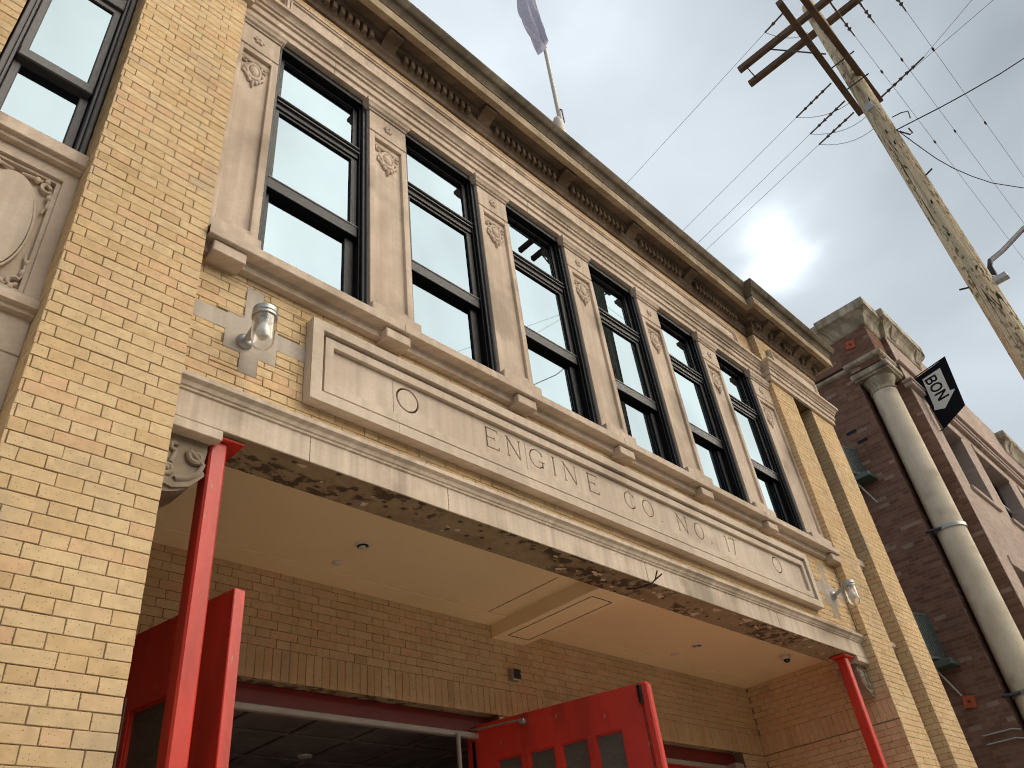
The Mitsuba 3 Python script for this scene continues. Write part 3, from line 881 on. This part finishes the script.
def modillion(c, y):
    s = Polygon([(y - .05, 8.757), (y - .205, 8.757), (y - .205, 8.708), (y - .196, 8.698), (y - .17, 8.692), (y - .12, 8.685), (y - .05, 8.62)])
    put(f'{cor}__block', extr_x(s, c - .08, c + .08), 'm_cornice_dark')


for c in mods[:6]:
    modillion(c, 0)
for c in (9.28, 9.62, 10.2, 10.58, .02, .55):
    modillion(c, -.1)
part('parapet', cbox(-.6, 10.7, .0, .45, 8.9, 9.12, .01), 'm_cornice')

# ---- side bays with a narrow window and a carved panel
def bay(xa, xb, mirrored, near):
    BX0, BX1 = (.030, .568)

    def mv(m):
        m = mirror_x(m, (BX0 + BX1) / 2) if mirrored else m
        return xf(m, trimesh.transformations.translation_matrix(((xa + xb) / 2 - (BX0 + BX1) / 2, 0, 0)))
    fit = (xb - xa) / (BX1 - BX0)
    ba = part('bay', mv(cbox(BX0 - .02, BX1 + .02, .13, .5, 0, 5.27, 0)), 'm_stone')
    tag(ba, f'narrow recessed bay at the {"near" if near else "far"} end of the front with a window over a carved panel')
    hole = sbox(.112, 4.375, .502, 5.18)
    put(f'{ba}__panel_frame', mv(extr(sbox(BX0, 4.325, BX1, 5.272).difference(hole), .08, .14)), 'm_panel')
    put(f'{ba}__panel_rim', mv(extr(hole.buffer(.0).difference(hole.buffer(-.022, join_style='mitre')), .098, .14)), 'm_panel')
    put(f'{ba}__lower_slab', mv(cat(cbox(BX0, BX1, .08, .14, 0, 4.026, .004), cbox(BX0, BX1, .08, .14, 4.031, 4.27, .004))), 'm_panel')
    put(f'{ba}__lower_ledge', mv(sweep([(BX0, .08), (BX1, .08)], [(0, 4.235), (.03, 4.24), (.034, 4.262), (.058, 4.268), (.06, 4.318), (0, 4.327)])), 'm_stone')
    put(f'{ba}__sill', mv(sweep([(BX0, .10), (BX1, .10)], [(0, 5.255), (.055, 5.26), (.06, 5.282), (.082, 5.286), (.085, 5.29), (.085, 5.372), (.0, 5.392)])), 'm_stone')
    ov = affinity.translate(affinity.scale(Point(0, 0).buffer(1, 40), .128, .318), .305, 4.775)
    put(f'{ba}__oval_plaque', mv(cat(extr(ov, .088, .135), extr(ov.buffer(.014).difference(ov.buffer(.004)), .094, .135))), 'm_panel', 30)
    sc = []
    for sx in (-1, 1):
        for sz in (-1, 1):
            cx, cz = .305 + sx * .138, 4.775 + sz * .318
            sp_ = spiral(cx + sx * .008, cz + sz * .018, .010, .036, 0, sx * sz * 5.4)
            sc.append(tube([(x, .112, z) for x, z in sp_], .011, 6))
            sc.append(tube([(cx + sx * .034, .112, cz - sz * .02), (cx + sx * .036, .112, cz - sz * .09), (cx + sx * .018, .112, cz - sz * .17)], [.011, .010, .006], 6))
            sc.append(tube([(cx - sx * .02, .112, cz + sz * .045), (cx - sx * .07, .112, cz + sz * .045), (cx - sx * .12, .112, cz + sz * .04)], [.011, .010, .006], 6))
            for dx, dz_ in ((.036, -.12), (.030, -.05), (-.045, .040), (.0, .055)):
                sc.append(ell((cx + sx * dx, .110, cz + sz * dz_), (.016, .016, .022), 1))
            put(f'{ba}__carving', mv(cat(sc)), 'm_stone', 40)
            sc = []
    # window
    wk = numbered(f'{FS}__bay_window')
    tag(wk, f'grey framed narrow window of the {"near" if near else "far"} end bay, white inside')
    e0, e1, yw = BX0 + .008, BX1 - .008, .125
    put(f'{wk}__frame', mv(cat(cbox(e0, e0 + .030, yw - .01, .40, 5.38, 7.66, .005), cbox(e1 - .030, e1, yw - .01, .40, 5.38, 7.66, .005), cbox(e0 + .032, e0 + .050, yw + .005, .40, 5.38, 7.66, .004),
                               cbox(e1 - .050, e1 - .032, yw + .005, .40, 5.38, 7.66, .004), cbox(e0, e1, yw - .005, .40, 7.60, 7.66, .005))), 'm_greyframe')
    g0, g1 = e0 + .055, e1 - .055
    put(f'{wk}__upper_sash', mv(cat(cbox(g0, g0 + .045, yw + .02, yw + .055, 6.04, 6.98, .005), cbox(g1 - .045, g1, yw + .02, yw + .055, 6.04, 6.98, .005), cbox(g0, g1, yw + .02, yw + .055, 6.93, 6.98, .005), cbox(g0, g1, yw + .012, yw + .10, 6.03, 6.115, .008))), 'm_greyframe')
    put(f'{wk}__lower_sash', mv(cat(cbox(g0, g0 + .045, yw + .06, yw + .1, 5.39, 6.03, .005), cbox(g1 - .05, g1, yw + .06, yw + .1, 5.39, 6.03, .005), cbox(g0, g1, yw + .06, yw + .1, 5.385, 5.44, .005))), 'm_greyframe')
    put(f'{wk}__transom', mv(cbox(e0 + .05, e1 - .05, yw - .002, .3, 6.98, 7.11, .006)), 'm_greyframe')
    for y_, z0_, z1_ in ((yw + .035, 6.11, 6.935), (yw + .08, 5.43, 6.04), (yw + .035, 7.11, 7.6)):
        put(f'{wk}__pane', mv(trimesh.Trimesh(*(np.array([[g0 + .04, y_, z0_], [g1 - .04, y_, z0_], [g1 - .04, y_, z1_], [g0 + .04, y_, z1_]]), np.array([[0, 1, 2], [0, 2, 3]])), process=False)), 'm_glass')
    put(f'{wk}__blind', mv(cbox(g0, g1, yw + .11, yw + .116, 5.39, 7.6, 0)), 'm_blind')


bay(.030, .568, False, True)
bay(9.588, 10.12, True, False)

# ---- all remaining bricks as one mesh
P = np.concatenate([a for a, _ in REST])
U = np.concatenate([b for _, b in REST])
F = (CUBE_F[None] + (np.arange(len(P)) * 12)[:, None, None]).reshape(-1, 3)
k = part('brickwork', (P.reshape(-1, 3), F), 'm_brick', uv=U.reshape(-1, 2))
stuff(k, 'the smaller and farther buff bricks of the front')

# ================================================================== THINGS ON THE FIRE STATION
def post(x, label):
    t = thing('steel_post', label, 'post', 'red posts under the lintel')
    put(f'{t}__shaft', cbox(x, x + .09, .05, .15, 0, 3.93, .010), 'm_red', 25)
    put(f'{t}__head_plate', cbox(x - .07, x + .075 + .09, .02, .19, 3.928, 3.944, .004), 'm_red')
    put(f'{t}__base_plate', cbox(x - .07, x + .16, .0, .2, 0, .02, .004), 'm_red')


post(1.470, 'square red steel post holding up the near end of the lintel')
post(8.500, 'square red steel post holding up the far end of the lintel')


def wall_lamp(x, z, label):
    t = thing('wall_lamp', label, 'lamp', 'jar lamps on the brick front')
    y = -.205
    put(f'{t}__base', xf(lathe([(0, 0), (.050, 0), (.048, .012), (.038, .028), (.024, .036), (0, .038)], (0, 0, 0), 24), trimesh.transformations.translation_matrix((x, -.001, z)) @ trimesh.transformations.rotation_matrix(math.pi / 2, (1, 0, 0))), 'm_galv', 40)
    put(f'{t}__arm', tube([(x, -.03, z), (x, -.10, z + .03), (x, -.16, z + .052), (x, y, z + .055)], .019, 12), 'm_galv', 40)
    put(f'{t}__cap', lathe([(0, .098), (.05, .096), (.066, .085), (.068, .055), (.064, .050), (.068, .046), (.068, .030), (.058, .026), (0, .026)], (x, y, z), 28), 'm_galv', 35)
    outer_ = [(.060, .032), (.061, -.06), (.060, -.12), (.052, -.152), (.030, -.172), (.0, -.178)]
    inner_ = [(.0, -.173), (.028, -.167), (.048, -.148), (.0555, -.118), (.0565, -.06), (.0555, .032), (.060, .032)]
    put(f'{t}__glass_jar', lathe((outer_[::-1] + inner_[::-1])[::1], (x, y, z), 40), 'm_jar', 60)
    put(f'{t}__bulb', lathe([(0, -.115), (.022, -.108), (.034, -.085), (.035, -.060), (.022, -.015), (.014, .005), (.014, .027), (0, .028)], (x, y, z), 20), 'm_plastic', 60)
    put(f'{t}__socket', cyl((x, y, z + .0), (x, y, z + .03), .02, n=12), 'm_plastic', 40)


wall_lamp(1.553, 4.57, 'glass jar lamp on a galvanised arm at the near end of the name panel')
wall_lamp(8.655, 4.60, 'glass jar lamp on a galvanised arm at the far end of the name panel')

for (x, y, big, lab) in ((2.977, .845, 1, 'recessed round ceiling light over the near doorway'), (7.071, .889, 1, 'recessed round ceiling light over the far doorway'),
                         (2.99, 1.154, 0, 'small flat round cover near the ceiling light by the near doorway'), (7.066, 1.155, 0, 'small flat round cover near the ceiling light by the far doorway')):
    if big:
        t = thing('ceiling_light', lab, 'light', 'recessed ceiling lights')
        put(f'{t}__trim_ring', lathe([(.040, -.002), (.041, -.008), (.055, -.007), (.060, -.001)], (x, y, 4.075), 28), 'm_plastic', 40)
        put(f'{t}__well', lathe([(.0, .0), (.041, .0), (.041, -.003), (0, -.0031)], (x, y, 4.0735), 24), 'm_dome')
        put(f'{t}__lens', ell((x + .006, y + .008, 4.066), (.024, .024, .008)), 'm_plastic', 60)
    else:
        t = thing('ceiling_cover', lab, 'cover', 'round covers on the recess ceiling')
        put(f'{t}__disc', lathe([(0, -.012), (.030, -.011), (.036, -.006), (.036, .0), (0, 0)], (x, y, 4.0748), 24), 'm_plastic', 40)
t = thing('security_camera', 'white dome camera with a black eye on the recess ceiling', 'camera')
put(f'{t}__housing', lathe([(0, 0), (.055, 0), (.055, -.035), (.048, -.05), (0, -.05)], (8.29, .58, 4.0745), 24), 'm_plastic', 40)
put(f'{t}__eye', ell((8.287, .575, 4.026), (.036, .036, .036)), 'm_dome', 60)
t = thing('junction_box', 'small grey metal box on the brick wall over the open red door', 'box')
put(f'{t}__case', cbox(4.945, 5.045, 1.43, BY + .002, 3.615, 3.715, .010), 'm_galv')
put(f'{t}__lid', cbox(4.955, 5.035, 1.422, 1.431, 3.625, 3.705, .004), 'm_darkmetal')
t = thing('door_closer_box', 'pale box mounted at the corner of the far doorway', 'box')
put(f'{t}__case', cbox(8.19, 8.34, 1.42, 1.61, 2.95, 3.195, .012), 'm_whitepaint')

# flagpole and flag on the roof
fp = thing('flagpole', 'white flagpole standing on the roof of the brick fire station', 'flagpole')
put(f'{fp}__pole', cyl((6.17, .5, 9.0), (6.42, .5, 16.5), .036, .028, 16), 'm_flagpole', 40)
put(f'{fp}__base', lathe([(0, 0), (.085, 0), (.085, .5), (.06, .56), (.05, .6), (0, .6)], (6.175, .5, 11.0), 20), 'm_flagpole', 40)
put(f'{fp}__stand', cyl((6.17, .5, 8.9), (6.175, .5, 11.05), .05, n=12), 'm_flagpole', 40)
put(f'{fp}__cleat', tube([(6.255, .47, 11.5), (6.262, .44, 11.55), (6.272, .44, 11.85), (6.27, .47, 11.9)], .012, 8), 'm_darkmetal', 40)
nz, nu = 40, 26
zz, uu = np.meshgrid(np.linspace(0, 1, nz), np.linspace(0, 1, nu), indexing='ij')
fx = 6.40 - uu * (.50 - .34 * zz) * (1 - .12 * np.sin(zz * 9))
fyy = .5 + .10 * np.sin(uu * 13 + zz * 3) * uu ** .5 + .06 * np.sin(uu * 31 + zz * 5) * uu
fz = 16.2 - zz * (2.2 - .3 * uu) - uu * .7 - .10 * np.cos(uu * 13) * zz
idx = np.arange(nz * nu).reshape(nz, nu)
q = np.stack([idx[:-1, :-1], idx[1:, :-1], idx[1:, 1:], idx[:-1, 1:]], -1).reshape(-1, 4)
fk = thing('flag', 'pale lilac flag hanging limp in folds from the roof flagpole', 'flag')
put(f'{fk}__cloth', (np.stack([fx, fyy, fz], -1).reshape(-1, 3), q), 'm_flag', True)

# ================================================================== NEIGHBOURING BUILDING
NB = thing('brick_warehouse', 'tall brown brick building beyond the fire station with a round corner column and stone cornice', 'building')


def nb(name, m, b, smooth=False):
    return put(f'{NB}__{name}', m, b, smooth)


nb('side_wall', cbox(16.0, 16.75, .52, 16, 0, 12.44, 0), 'm_brown_shaded')
nb('corner_pier', cbox(15.90, 16.74, .50, 1.9, 11.72, 12.40, .01), 'm_brown_shaded')
# front with window openings
X0F, YF, DEP = 16.75, -.256, .42
wins = []
for z0_, z1_ in ((8.80, 10.62), (5.2, 7.03), (1.4, 3.6)):
    for a, b in ((17.62, 19.31), (20.24, 22.80), (23.75, 26.3), (27.3, 29.0), (30.2, 32.0)):
        wins.append((a, b, z0_, z1_))
fr = sbox(X0F, 0, 40, 13.06).difference(union_all([sbox(a, z0_, b, z1_) for a, b, z0_, z1_ in wins]))
nb('front_wall', extr(fr, YF, YF + DEP), 'm_pink_lit')
tag(f'{NB}__front_wall', 'weathered brick street front with light put into its pinkish tone')
nb('return_wall', cbox(X0F - .004, X0F + .02, YF + .012, 16, 0, 13.05, 0), 'm_brown_shaded')
nb('body', cbox(16.78, 40, YF + DEP + .25, 16, 0, 13.0, 0), 'm_room')
for a, b, z0_, z1_ in wins:
    wk = numbered(f'{NB}__window')
    labels[wk] = {'label': 'dark recessed warehouse window with thin pale bars'}
    y_ = YF + .30
    put(f'{wk}__frame', cat(cbox(a, a + .06, y_, y_ + .06, z0_, z1_, .006), cbox(b - .06, b, y_, y_ + .06, z0_, z1_, .006), cbox(a, b, y_, y_ + .06, z1_ - .06, z1_, .006), cbox(a, b, y_, y_ + .06, z0_, z0_ + .06, .006),
                            cbox((a + b) / 2 - .02, (a + b) / 2 + .02, y_, y_ + .06, z0_, z1_, .004)), 'm_greyframe')
    put(f'{wk}__rail', cbox(a, b, y_ - .03, y_ + .06, z0_ + 1.02, z0_ + 1.07, .006), 'm_whiterod')
    put(f'{wk}__pane', (np.array([[a, y_ + .03, z0_], [b, y_ + .03, z0_], [b, y_ + .03, z1_], [a, y_ + .03, z1_]]), np.array([[0, 1, 2], [0, 2, 3]])), 'm_glass')
    put(f'{wk}__sill', cbox(a - .05, b + .08, YF - .06, YF + .3, z0_ - .1, z0_ - .004, .01), 'm_pink_lit')
    put(f'{wk}__head', cbox(a - .02, b + .02, YF - .03, YF + .1, z1_ + .002, z1_ + .2, .01), 'm_pink_lit')
# bands on the front
for z0_, z1_, o in ((11.0, 11.10, .10), (11.10, 11.16, .13), (11.66, 11.72, .07)):
    nb('band', cbox(X0F - o, 40, YF - o, YF + .1, z0_, z1_, .012), 'm_pink_lit')
side_band = [(0, 11.56), (.05, 11.575), (.075, 11.60), (.08, 11.605), (.08, 11.66), (.05, 11.69), (0, 11.70)]
nb('stone_band', sweep([(16.0, 16), (16.0, .56), (15.88, .56), (15.88, -.136), (16.75, -.136)], side_band), 'm_oldstone')
nb('corner_block', cbox(15.88, 16.74, -.136, .56, 11.44, 12.42, .01), 'm_brown_shaded')
nb('notch_back', cbox(16.0, 16.76, .523, .60, 0, 11.44, 0), 'm_brown_shaded')
# corner column
col = nb('corner_column', cyl((16.33, .20, 0), (16.33, .20, 10.92), .29, .262, 48), 'm_column', 40)
tag(col, 'tall round cream column set into the corner of the building')
put(f'{col}__capital', lathe([(0, 10.90), (.268, 10.90), (.285, 10.915), (.285, 10.945), (.265, 10.96), (.265, 11.03), (.28, 11.06), (.305, 11.12), (.335, 11.18), (.345, 11.21), (.34, 11.235), (0, 11.24)], (16.33, .20, 0), 40), 'm_oldstone', 40)
put(f'{col}__abacus', cat(cbox(15.94, 16.72, -.19, .58, 11.24, 11.29, .012), cbox(15.90, 16.76, -.23, .62, 11.29, 11.43, .02)), 'm_oldstone')
for z_ in (7.63, 4.56):
    k = put(f'{col}__clamp', lathe([(.283, z_ - .035), (.299, z_ - .035), (.299, z_ + .035), (.283, z_ + .035)], (16.33, .20, 0), 40), 'm_galv', 30)
    put(f'{col}__clamp_arm', tube([(16.06, .28, z_), (15.99, .50, z_), (16.02, .56, z_)], .03, 8), 'm_darkmetal', 40)
# roof cornices
cv = [(0, 12.40), (.02, 12.41), (.05, 12.46), (.07, 12.55), (.11, 12.65), (.18, 12.73), (.225, 12.765), (.24, 12.77), (.24, 12.985), (.0, 13.0)]
nb('roof_cornice', sweep([(16.0, 16), (16.0, .56), (15.90, .56), (15.90, -.136), (16.76, -.136)], cv), 'm_oldstone')


def front_cornice(xa, xb, label):
    c = [(o, z + .05) for o, z in cv]
    pth = [(xa, 1.2), (xa, YF)] + [(xb - .10 + .10 * math.sin(a), YF + .10 - .10 * math.cos(a)) for a in np.linspace(0, math.pi / 2, 6)] + [(xb, .6)]
    k = nb('roof_cornice', sweep(pth, c), 'm_oldstone')
    tag(k, label)
    for x in (xa + .4, xb - .35):
        s_ = Polygon([(YF + .02, 12.50), (YF - .07, 12.52), (YF - .12, 12.62), (YF - .2, 12.76), (YF - .21, 12.815), (YF + .02, 12.815)])
        put(f'{k}__bracket', extr_x(s_, x - .14, x + .14), 'm_oldstone')


front_cornice(16.75, 18.95, 'stained stone roof cornice with a rounded end above the corner')
front_cornice(25.3, 31.0, 'second stained stone roof cornice farther down the street')
for yy_, zz_ in ((1.085, 10.24), (.941, 9.951)):
    nb('vent_slot', cbox(15.992, 16.002, yy_ - .11, yy_ + .11, zz_ - .035, zz_ + .035, 0), 'm_room')
for yy_, zz_, xx_ in ((.30, 12.12, 15.875), (1.08, 4.62, 15.99)):
    pl = affinity.rotate(sbox(-.10, -.10, .10, .10), 12)
    m = trimesh.creation.extrude_polygon(pl, .03, engine='earcut')
    m.apply_transform(np.array([[0, 0, -1, xx_ + .0], [1, 0, 0, yy_], [0, 1, 0, zz_], [0, 0, 0, 1.]]))
    k = nb('anchor_plate', m, 'm_orange')
    tag(k, f'square orange iron anchor plate {"high" if zz_ > 8 else "low"} on the side wall')
    put(f'{k}__bolt', cyl((xx_ - .06, yy_, zz_), (xx_, yy_, zz_), .022, n=8), 'm_rust')
# hinged shutters that stand out from the side wall
def shutter(z0_, z1_, label):
    u0, u1 = np.array([16.0, 1.16]), np.array([15.55, 1.30])
    d_ = u1 - u0
    Ls = np.linalg.norm(d_)
    Mr = trimesh.transformations.translation_matrix((u0[0], u0[1], 0)) @ trimesh.transformations.rotation_matrix(math.atan2(d_[1], d_[0]), (0, 0, 1))
    k = numbered(f'{NB}__shutter')
    labels[k] = {'label': label}
    put(f'{k}__frame', xf(cat(cbox(0, .06, -.02, .02, z0_, z1_, .005), cbox(Ls - .06, Ls, -.02, .02, z0_, z1_, .005), cbox(0, Ls, -.02, .02, z0_, z0_ + .06, .005), cbox(0, Ls, -.02, .02, z1_ - .05, z1_, .005)), Mr), 'm_greenpaint')
    n = 7
    for i in range(n):
        xx = .06 + (Ls - .12) * (i + .5) / n
        put(f'{k}__rib', xf(cbox(xx - .015, xx + .015, -.014, .014, z0_ + .06, z1_ - .05, .004), Mr), 'm_greenpaint')
    put(f'{k}__backing', xf(cbox(.05, Ls - .05, -.003, .003, z0_ + .05, z1_ - .04, 0), Mr), 'm_darkmetal')
    put(f'{k}__ledge', cbox(15.62, 16.02, .98, 2.6, z0_ - .16, z0_ - .05, .012), 'm_greenpaint')
    put(f'{k}__brace', tube([(15.68, 1.36, z0_ - .05), (15.97, 1.16, z0_ - .62)], .018, 8), 'm_whiterod', 40)
    put(f'{k}__latch', xf(cbox(-.03, .03, -.06, -.02, z1_ - .2, z1_ - .1, .01), Mr), 'm_darkmetal')


shutter(9.18, 9.86, 'upper grey green iron shutter standing open with a pale brace')
shutter(5.36, 6.22, 'lower grey green iron shutter standing open with a pale brace')
for dz_ in (0, -.14):
    nb('conduit', tube([(15.97, 1.10, 4.06 + dz_), (15.97, .62, 4.06 + dz_), (15.97, .50, 4.02 + dz_)], .014, 8), 'm_galv', 40)

# banner
bn = thing('banner_sign', 'black hanging banner with a white arrow reading BON on the pinkish brick front', 'sign')


def yz(poly, x_a, x_b):
    m = trimesh.creation.extrude_polygon(poly, x_b - x_a, engine='earcut')
    m.apply_transform(np.array([[0, 0, 1, x_a], [1, 0, 0, 0], [0, 1, 0, 0], [0, 0, 0, 1.]]))
    return m


XB = 17.4
put(f'{bn}__cloth', yz(Polygon([(-.262, 11.49), (-1.053, 11.637), (-.938, 10.403), (-.345, 10.105)]), XB, XB + .03), 'm_banner')
arrow = Polygon([(-.428, 11.394), (-.859, 11.457), (-.819, 10.856), (-.925, 10.84), (-.569, 10.523), (-.352, 10.59), (-.380, 10.67)])
put(f'{bn}__arrow', yz(arrow, XB - .004, XB), 'm_print')
tm = meshkit.text_mesh('BON', .24, .003, bold=True)
c_ = tm.bounds.mean(0)
tm.apply_translation(-c_)
wdt = tm.bounds[1, 0] - tm.bounds[0, 0]
tm.apply_scale((.62 / wdt, 1.0, 1.0))
# reading downwards: text x -> -z, text y -> towards the viewer's right (-y)
R_ = np.eye(4)
R_[:3, 0] = (0, -.10, -.995)
R_[:3, 1] = (0, -.995, .10)
R_[:3, 2] = (-1, 0, 0)
R_[:3, 3] = (XB - .0055, -.612, 11.055)
tm.apply_transform(R_)
put(f'{bn}__lettering', tm, 'm_banner')
put(f'{bn}__bracket', cyl((XB + .015, -.20, 11.52), (XB + .015, -1.06, 11.66), .014, n=8), 'm_darkmetal', 40)
put(f'{bn}__bracket', cyl((XB + .015, -.20, 10.10), (XB + .015, -.37, 10.10), .012, n=8), 'm_darkmetal', 40)

# ================================================================== UTILITY POLE AND WIRES
def axis(z):
    return np.array([9.50 + .0575 * z, -2.684 - .0083 * z, z])


UP = thing('utility_pole', 'weathered wooden utility pole with double crossarms at the kerb', 'pole')
zs = np.linspace(0, 15.45, 60)
put(f'{UP}__trunk', tube([axis(z) for z in zs], .168 - .0030 * zs, 36), 'm_pole', 50)
ax = lambda z, dx, dy: axis(z) + np.array([dx, dy, 0])


def arm_box(p, q, s=.052):
    return cyl(p, q, s * 1.25, n=4)


def crossarm(p, q, hw=.05, hh=.062):
    p, q = np.array(p, float), np.array(q, float)
    d = q - p
    L_ = np.linalg.norm(d)
    d = d / L_
    s = np.cross([0, 0, 1], d)
    s /= np.linalg.norm(s)
    u = np.cross(d, s)
    m = cbox(0, L_, -hw, hw, -hh, hh, .008)
    R4 = np.eye(4)
    R4[:3, 0], R4[:3, 1], R4[:3, 2], R4[:3, 3] = d, s, u, p
    return xf(m, R4)


for (dx, z_, ye) in ((-.21, 14.93, -1.28), (.21, 14.93, -1.26)):
    k = put(f'{UP}__crossarm', crossarm((10.33 + dx, ye, z_), (10.36 + dx, -4.5, z_)), 'm_arm')
k = put(f'{UP}__spacer_bolt', cyl((10.08, -1.42, 14.93), (10.62, -1.42, 14.93), .012, n=8), 'm_darkmetal')
put(f'{UP}__crossarm', crossarm((8.05, -2.605, 12.885), (10.92, -2.57, 12.885)), 'm_arm')
put(f'{UP}__crossarm', crossarm((7.95, -2.89, 12.885), (10.95, -2.915, 12.885)), 'm_arm')
for z_ in (12.6, 13.3):
    put(f'{UP}__strap', cyl(ax(z_, -.19, .23), ax(z_, -.19, -.23), .012, n=8), 'm_darkmetal')
put(f'{UP}__brace', cyl((10.14, -1.9, 14.90), ax(13.9, -.05, .16), .014, n=8), 'm_darkmetal')
for i, (z_, a_) in enumerate(((12.1, 3.4), (11.25, 3.2), (10.95, 3.3), (10.4, 3.0), (9.55, 3.3), (8.9, 3.1), (8.2, 3.5), (10.15, 4.4), (8.05, 2.0))):
    c_, s_ = math.cos(a_), math.sin(a_)
    put(f'{UP}__step_bolt', cyl(ax(z_, .14 * c_, .14 * s_), ax(z_ + .01, (.20 + .06 * (i > 6)) * c_, (.20 + .06 * (i > 6)) * s_), .012, n=8), 'm_darkmetal')
put(f'{UP}__number_tag', xf(cbox(-.06, .06, -.003, .003, -.08, .08, .002), trimesh.transformations.translation_matrix(ax(12.0, -.145, .02)) @ trimesh.transformations.rotation_matrix(math.pi / 2, (0, 0, 1))), 'm_galv')


def unproject(u, v, dist):
    d = RIGHT * (u - 512) / FOCAL + DOWN * (v - 384) / FOCAL + FWD
    return EYE + d / np.linalg.norm(d) * dist


def sag(p, q, s, n=14):
    t = np.linspace(0, 1, n)[:, None]
    p, q = np.array(p, float), np.array(q, float)
    c = p + (q - p) * t
    c[:, 2] -= 4 * s * (t * (1 - t))[:, 0]
    return c


def insulator(p, d, n=4, r=.05):
    r = r * .75
    """A short string of discs from p along d."""
    d = np.array(d, float) / np.linalg.norm(d)
    ms = [cyl(p, np.array(p) + d * (.12 + .13 * n + .1), .014, n=8)]
    for i in range(n):
        a = np.array(p) + d * (.16 + .12 * i)
        ms.append(cyl(a, a + d * .05, r, r * .55, 12))
    return cat(ms), np.array(p) + d * (.22 + .13 * n)


WIRE_GROUP = 'overhead wires'


def wire(pts, label, r=.0034, mat_='m_wire'):
    k = thing('overhead_wire', label, 'wire', WIRE_GROUP)
    put(f'{k}__cable', tube(pts, r, 6), mat_, True)
    return k


# dead ends on the arm over the pavement: four wires run back across the roofs
for x_, y_, dx, dz_, n_, lab in ((8.25, -2.55, .182, -.004, 1, 'thin wire from the arm across the roof, nearest of the four'), (9.97, -2.50, .131, -.082, 4, 'thin wire from the arm across the roof, second nearest of the four'),
                             (10.475, -2.50, .114, -.10, 4, 'thin wire from the arm across the roof, third nearest of the four'), (10.82, -2.50, .082, -.115, 4, 'thin wire from the arm across the roof, farthest of the four')):
    p = np.array([x_, y_, 12.885])
    q_ = p + np.array([dx, 1., dz_]) * 34
    m, e = insulator(p, q_ - p, n_, .042)
    put(f'{UP}__insulator', m, 'm_insulator')
    wire(sag(e, q_, .10), lab)
    put(f'{UP}__jumper', tube(sag(e, p + np.array([.55, -.12, -.05]), .16, 8), .0045, 6), 'm_wire', True)
# wires along the street
for x_, yy_, z_, dy_, lab in ((10.45, -3.138, 14.63, -.024, 'street wire running along the kerb, lowest of three'), (10.45, -3.497, 14.57, -.034, 'street wire running along the kerb, middle of three'),
                              (10.45, -3.973, 14.30, -.039, 'street wire running along the kerb, highest of three')):
    p = np.array([x_, yy_, z_])
    m, e = insulator(p, (1, dy_, 0), 2, .05)
    put(f'{UP}__insulator', cat(m, cyl(p, p + np.array([0, 0, .3]), .02, n=8), cyl(p, p + np.array([-.3, 0, .22]), .018, n=8)), 'm_insulator')
    wire(sag(e, (52., yy_ + dy_ * 42, z_ + .1), .15, 20), lab)
    for f_ in (1.6, 4.1):
        put(f'{UP}__wire_spacer', ell(p + np.array([f_, dy_ * f_, -.005]), (.06, .022, .022), 1), 'm_darkmetal')
# wires across the street
p = np.array([10.916, -2.93, 12.885])
m, e = insulator(p, (-.16, -.97, .06), 5, .045)
put(f'{UP}__insulator', m, 'm_insulator')
wire(sag(e, (2.4, -24, 13.4), .1), 'wire crossing the street from the strain insulator at the arm end')
wire(sag(p + np.array([0, -.02, .03]), (8.0, -24, 13.3), .1), 'second thinner wire crossing the street beside the strain insulator', .0035)
wire([(10.02, -2.90, 11.2), (10.251, -3.533, 11.29), (10.447, -3.882, 11.42), (10.835, -4.409, 11.72), (11.18, -4.799, 12.03), (13., -7., 13.9)], 'twisted black service cable rising from the pole across the street', .009)
wire([(9.978, -2.913, 11.15), (10.303, -3.031, 10.9), (10.48, -3.12, 10.68), (10.651, -3.224, 10.5), (10.85, -3.36, 10.34), (11.062, -3.52, 10.2), (11.434, -3.815, 10.1), (13.5, -5.6, 10.3)], 'slack cable drooping from the pole over the street', .007)
put(f'{UP}__hook', tube([(10.0, -2.93, 11.12), (10.08, -3.02, 11.02), (10.12, -3.06, 11.06), (10.10, -3.05, 11.16)], .012, 6), 'm_darkmetal', True)
put(f'{UP}__hook', tube([(10.05, -2.95, 11.5), (10.1, -3.08, 11.52), (10.16, -3.17, 11.52), (10.17, -3.14, 11.38)], .009, 6), 'm_darkmetal', True)
# lamp bracket
la = thing('lamp_bracket', 'purplish grey steel pipe arm of a street lamp fixed to the utility pole', 'lamp arm')
za = 8.25
put(f'{la}__pipe', tube([(10.02, -2.87, 8.12), (10.18, -2.93, 8.13), (10.205, -2.925, 8.22), (10.15, -2.93, 8.33), (10.16, -2.97, 8.42), (10.394, -3.143, 8.62), (10.733, -3.501, 9.0), (12.0, -4.8, 10.0)], [.03, .034, .034, .034, .034, .034, .034, .034], 12), 'm_darkmetal', 40)
put(f'{la}__clamp', cbox(*(lambda a: (a[0] - .05, a[0] + .05, a[1] - .3, a[1] - .12, a[2] - .3, a[2] - .22))(axis(za)), .008), 'm_galv')
